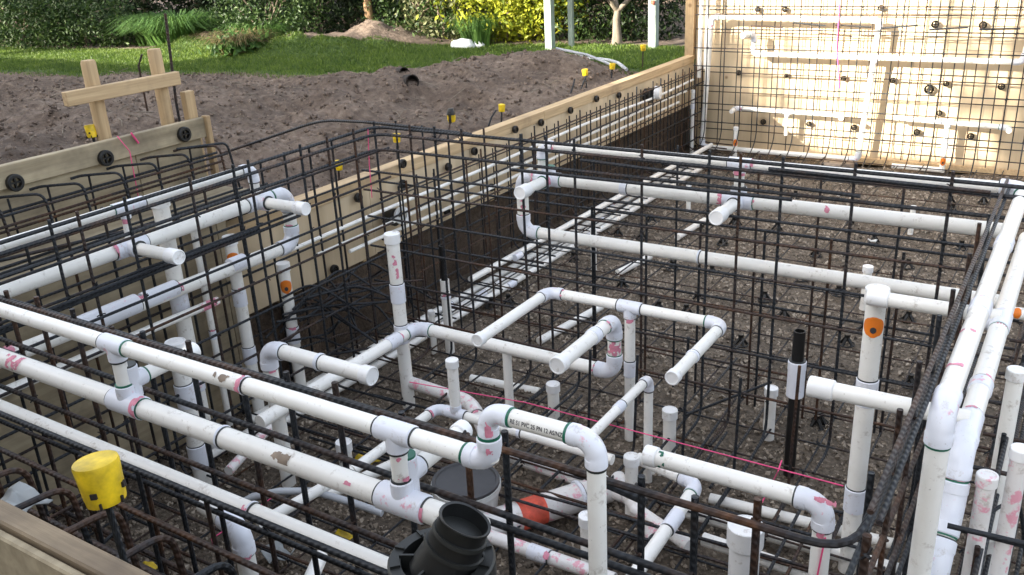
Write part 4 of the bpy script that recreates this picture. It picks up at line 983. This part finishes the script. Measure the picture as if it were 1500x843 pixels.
# nearer shrubs
def pol(px, py, z=1.1): q = W(px, py, z=z); return q.x, q.y
SH = (((40, 62), (1.5, .8, .62), .45, 'leaf_mid', 190, 50, .075, .15, 'broad mid green shrub at the lawn edge far behind the pegs'),
      ((130, 62), (1.2, .7, .5), .38, 'leaf_mid', 150, 50, .07, .14, 'lower leafy shrub next to the strap leaved clump'),
      ((395, 62), (1.0, .6, .6), .5, 'leaf_mid', 130, 50, .065, .14, 'rounded green shrub behind the cut grass clump'),
      ((470, 48), (1.1, .9, 1.1), .8, 'leaf_dark', 150, 50, .08, .16, 'dark bush left of the bare brown trunk'),
      ((620, 52), (1.0, .6, .8), .6, 'leaf_mid', 120, 50, .075, .15, 'green bush right of the bare brown trunk'),
      ((655, 54), (.6, .5, .5), .4, 'leaf_olive', 60, 30, .09, .12, 'small pale flowering bush beside the white bags'),
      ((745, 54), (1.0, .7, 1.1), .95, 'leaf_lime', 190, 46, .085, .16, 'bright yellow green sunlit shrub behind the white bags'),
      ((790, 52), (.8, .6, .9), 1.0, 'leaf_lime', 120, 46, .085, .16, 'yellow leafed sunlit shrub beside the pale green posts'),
      ((870, 52), (.8, .6, .6), .5, 'leaf_mid', 100, 50, .07, .14, 'green bush between the pale posts and bare tree'),
      ((925, 50), (.9, .6, .7), .5, 'leaf_dark', 120, 50, .07, .14, 'dark bush behind the bare branched tree'))
for (px, py), rad, zc, mat, c_, l_, s_, sp, lab in SH:
    x, y = pol(px, py); shrub(lab, x, y, rad, zc, mat, c_, l_, s_, sp)
# strap leaved clumps
def clump(label, x, y, R_, Hh, n, mat, wdt=.03, group='grass clumps'):
    z0 = gz(x, y); T = thing('grass_clump', label, 'grass clump', (x, y, z0), group); V, F = [], []
    for _ in range(n):
        an = rnd(0, 6.283); d = Vector((math.cos(an), math.sin(an), 0)); o0 = d * rnd(0, R_ * .6); L_ = rnd(.6, 1.1); sd = Vector((-d.y, d.x, 0)) * wdt * .5 * rnd(.6, 1.2); o = len(V); rr = R_ * rnd(.5, 1.15)
        for k in range(6):
            t = k / 5; p = o0 + d * rr * t ** 1.3 + Vector((0, 0, Hh * L_ * (math.sin(t * 2.3) * .95))); s_ = sd * (1 - t * .9); V += [p - s_, p + s_]
        for k in range(5): F.append((o + 2 * k, o + 2 * k + 1, o + 2 * k + 3, o + 2 * k + 2))
    link('leaves', mesh(V, F), mat, T, (x, y, z0)); return T
x, y = pol(262, 66); clump('big arching strap leaved clump at the lawn edge', x, y, .75, .48, 1100, 'strap', .03)
x, y = pol(225, 60); clump('smaller strap leaved clump behind the big one', x, y, .5, .5, 300, 'strap', .03)
x, y = pol(350, 75); T = clump('cut grass clump with straw brown top beside a soil heap', x, y, .48, .34, 500, 'straw', .02); 
V, F = leafcloud(crown_pts((0, 0, .12), (.42, .36, .14), 30, 20, .07), .12); link('green_leaves', mesh(V, F), 'strap', T, (x, y, gz(x, y)))['kind'] = 'stuff'
x, y = pol(385, 66); clump('fine green grass clump behind the cut one', x, y, .6, .42, 500, 'strap', .025)
x, y = pol(700, 60); clump('tuft of pale grass beside the white bags', x, y, .4, .45, 250, 'strap', .02)
# trunks and posts
x, y = pol(545, 53); T = thing('slender_tree', 'slender tree with bare brown trunk standing in a soil heap by the lawn', 'tree', (x, y, gz(x, y)))
tube_obj('trunk', [(x, y, gz(x, y) - .1), (x - .05, y, 1.9), (x - .14, y, 2.9), (x - .1, y, 4)], [.075, .062, .055, .05], 'bark_warm', T, 10)
V, F = leafcloud(crown_pts((x - .1, y, 4.2), (1.2, 1.2, .8), 60, 20, .2), .14); b0 = parent_world(T); link('crown', mesh([q - b0 for q in V], F), 'leaf_dark', T, b0)
for (px, py), w_, lab in (((806, 66), .105, 'stout pale green timber post of the garden frame'), ((837, 63), .065, 'slimmer pale green post with knee brace')):
    x, y = pol(px, py); T = thing('garden_post', lab, 'post', (x, y, 1.05)); board('post', (x, y, 2.0), (w_, w_, 2.0), 'pole_green', T)
    board('brace', (x + .3, y + .05, 1.85), (.62, .05, .06), 'pole_green', T)
x, y = pol(957, 62); T = thing('garden_post', 'grey green post behind the corner upright', 'post', (x, y, 1.05)); board('post', (x, y, 2.0), (.11, .11, 2.0), 'pole_green', T); board('red_clip', (x + .02, y - .085, 1.62), (.05, .02, .05), 'tape_red', T)
x, y = pol(903, 60); z0 = gz(x, y); T = thing('bare_tree', 'gnarled bare branched tree behind the lawn near the upright', 'tree', (x, y, z0)); parts = []
parts.append(sweep([(0, 0, -.1), (.01, 0, .12), (.0, 0, .34), (.03, 0, .5)], [.095, .065, .05, .045], 10))
def branch(p, d, r_, L_, dep):
    q = p + d * L_ * .5 + Vector((rnd(-.08, .08), rnd(-.08, .08), rnd(-.02, .08))) * L_ * 2; e = p + d * L_; parts.append(sweep([p, q, e], [r_, r_ * .8, r_ * .6], 7))
    if dep:
        for _ in range(3): branch(e, (d + Vector((rnd(-.9, .9), rnd(-.9, .9), rnd(-.3, .7)))).normalized(), r_ * .58, L_ * .72, dep - 1)
for an in (0.2, 1.9, 3.3, 4.6): branch(Vector((.02, 0, .45)), Vector((math.cos(an) * .9, math.sin(an) * .9, .75)).normalized(), .040, .45, 3)
v, f, uv = join(*parts); link('trunk', smooth_angle(mesh(v, f, False, uv), 80), 'bark_pale', T, (x, y, z0))
V, F = leafcloud(crown_pts((0, 0, 1.4), (1.1, 1.0, .5), 40, 18, .14), .07); link('crown', mesh(V, F), 'leaf_olive', T, (x, y, z0))
for (px, py), s_, lab in (((678, 63), .20, 'white sack lying at the lawn edge'), ((698, 62), .13, 'small white bundle next to the sack')):
    x, y = pol(px, py); bm = bmesh.new(); bmesh.ops.create_icosphere(bm, subdivisions=3, radius=1)
    for v_ in bm.verts: v_.co = Vector((v_.co.x * s_, v_.co.y * s_ * .6, max(-.2, v_.co.z) * s_ * .55)) + wob(v_.co * 2.5, s_ * .12)
    me = bpy.data.meshes.new('mesh'); bm.to_mesh(me); bm.free(); me.polygons.foreach_set('use_smooth', [True] * len(me.polygons)); tag(link('sack', me, 'white_bag', None, (x, y, gz(x, y) + s_ * .1)), lab, 'sack')
x, y = pol(848, 90); bm = bmesh.new(); bmesh.ops.create_icosphere(bm, subdivisions=3, radius=.11)
for v_ in bm.verts: v_.co = Vector((v_.co.x, v_.co.y, v_.co.z * .6)) + wob(v_.co * 14, .03)
me = bpy.data.meshes.new('mesh'); bm.to_mesh(me); bm.free(); tag(link('rubble_lump', me, 'concrete', None, (x, y, gz(x, y) + .03)), 'grey concrete lump on the grass beside the hose', 'rubble')
hp = [pol(858, 91), pol(880, 92), pol(893, 96), pol(905, 101), pol(918, 106)]; o = tube_obj('garden_hose', [(a_, b_, gz(a_, b_) + .05) for a_, b_ in hp], .018, 'conduit_grey', None, 8); tag(o, 'pale hose trailing over the grass from the lump', 'hose')
hp = [pol(815, 107), pol(860, 106), pol(900, 107)]; o = tube_obj('garden_hose', [(a_, b_, gz(a_, b_) + .05) for a_, b_ in hp], .015, 'conduit_grey', None, 8); tag(o, 'straight pale pipe lying on the grass behind the mound', 'hose')
for (px, py), r_, lab in (((590, 106), .05, 'dark pipe mouth on the mound crest'), ((602, 120), .07, 'larger dark pipe mouth in the mound side')):
    best = None; d = RM @ _ray(px, py)
    t = .002
    while t < .02:
        p = EYE + d * t
        if p.z < gz(p.x, p.y): best = p; break
        t += .00002
    if best:
        T = thing('drain_end', lab, 'pipe end', best); dd = Vector((.75, -.55, .12)).normalized(); v, f, uv = sweep([-dd * .15, dd * .06, dd * .06, -dd * .05], [r_, r_, r_ * .85, r_ * .85], 14); link('pipe', smooth_angle(mesh(v, f, False, uv)), 'hole_dark', T, best)
# lawn blades
V, F = [], []
n = 0
while n < 130000:
    x = rnd(-19, -3.9); y = rnd(6.4, 12)
    e0 = y_edge(x); 
    if not (e0 - .15 < y < y_far(x) + .1) or in_pit(x, y): continue
    if y < e0 + .25 and random.random() > .35: continue
    n += 1; z = gz(x, y); an = rnd(0, 6.283); h_ = rnd(.018, .045); o = len(V); c_, s_ = math.cos(an) * .006, math.sin(an) * .006; lx, ly = rnd(-.025, .025), rnd(-.025, .025)
    V += [(x - c_, y - s_, z - .005), (x + c_, y + s_, z - .005), (x + lx, y + ly, z + h_)]; F.append((o, o + 1, o + 2))
tag(link('lawn_grass', mesh(V, F), 'blade'), 'short green lawn grass between the mound and the shrubs', 'grass', kind='stuff')

# ------------------------------------------------------------------ unseen house and trees, added out of view to shade the site
def caster(s_, t_, y): return Vector((s_ + SUN.x / SUN.y * (y - 10.35), y, t_ + SUN.z / SUN.y * (y - 10.35)))
plain('weatherboard', (.55, .53, .48), .7); plain('roof_tile', (.10, .085, .08), .8); plain('window_glass', (.03, .04, .05), .08)
T = thing('shade_caster_house', 'long pale unseen house with dark gable roof added to shade the dig', 'house', (-11, -5, 1.0))
hx0, hx1, yfz, ybk, eave, ridge = -23.0, .6, -2.6, -7.4, 5.0, 7.05  # house put in out of view, ridge height set by its shadow line
v, f, _ = box(((hx0 + hx1) / 2 + 11, 0, (eave + 1.0) / 2 - 1.0), (hx1 - hx0, ybk * -1 + yfz, eave - 1.0)); link('wall', mesh(v, f), 'weatherboard', T, (-11, -5, 1.0))
k0, k1 = hx0 - .4 + 11, hx1 + .4 + 11; ov = .35
V = [(k0, yfz + ov + 5, eave - .1 - 1), (k1, yfz + ov + 5, eave - .1 - 1), (k1, 0, ridge - 1), (k0, 0, ridge - 1), (k0, ybk - ov + 5, eave - .1 - 1), (k1, ybk - ov + 5, eave - .1 - 1)]
V += [(a_, b_, c_ - .14) for a_, b_, c_ in V]
link('roof', mesh(V, [(0, 1, 2, 3), (3, 2, 5, 4), (6, 9, 8, 7), (9, 10, 11, 8), (0, 6, 7, 1), (4, 5, 11, 10), (0, 3, 9, 6), (3, 4, 10, 9), (1, 7, 8, 2), (2, 8, 11, 5)]), 'roof_tile', T, (-11, -5, 1.0))
for k in range(6):
    wdo = board('window', (-20.5 + k * 3.8, yfz + .02, 2.4), (1.5, .08, 1.2), 'weatherboard', T); board('pane', (-20.5 + k * 3.8, yfz + .065, 2.4), (1.3, .012, 1.0), 'window_glass', wdo)
for (s_, t_, rs, rt, ncl, y, lab) in ((-7.0, .12, 2.6, .66, 330, -8.5, 'broad low unseen tree added to shade the lawn'), (-4.45, .9, .45, 1.2, 120, -8.2, 'narrow upright unseen tree added to shade the tall wall edge'), (-.6, 4.3, 3.4, 2.0, 300, -9.0, 'wide crowned unseen tree added to shade the tall wall top'),
                                  (.9, 1.0, 1.7, .8, 36, -8.8, 'thin leafed unseen tree added to dapple the tall wall'), (-14.5, 3.9, 4.0, 2.6, 420, -8.6, 'big crowned unseen tree added to shade the hedge'), (-21.0, 2.9, 4.0, 2.2, 340, -8.6, 'second big crowned unseen tree added to shade the hedge'), (5.0, 2.0, 3.0, 2.2, 200, -9.2, 'unseen tree added for shade behind the near house end')):
    c = caster(s_, t_, y); T = thing('shade_caster_tree', lab, 'tree', (c.x, y, 1.0)); rad = (rs, 1.6, rt)  # added trees, crowns placed by where their shade should land
    limbs(T, (c.x, y, .9), (c.x, y, c.z - rt * .6), c, rad, .2, 'bark', 8)
    V, F = leafcloud(crown_pts(c, rad, ncl, 16, .26), .34); b0 = Vector((c.x, y, 1.0)); link('crown', mesh([q - b0 for q in V], F), 'leaf_mid', T, b0)
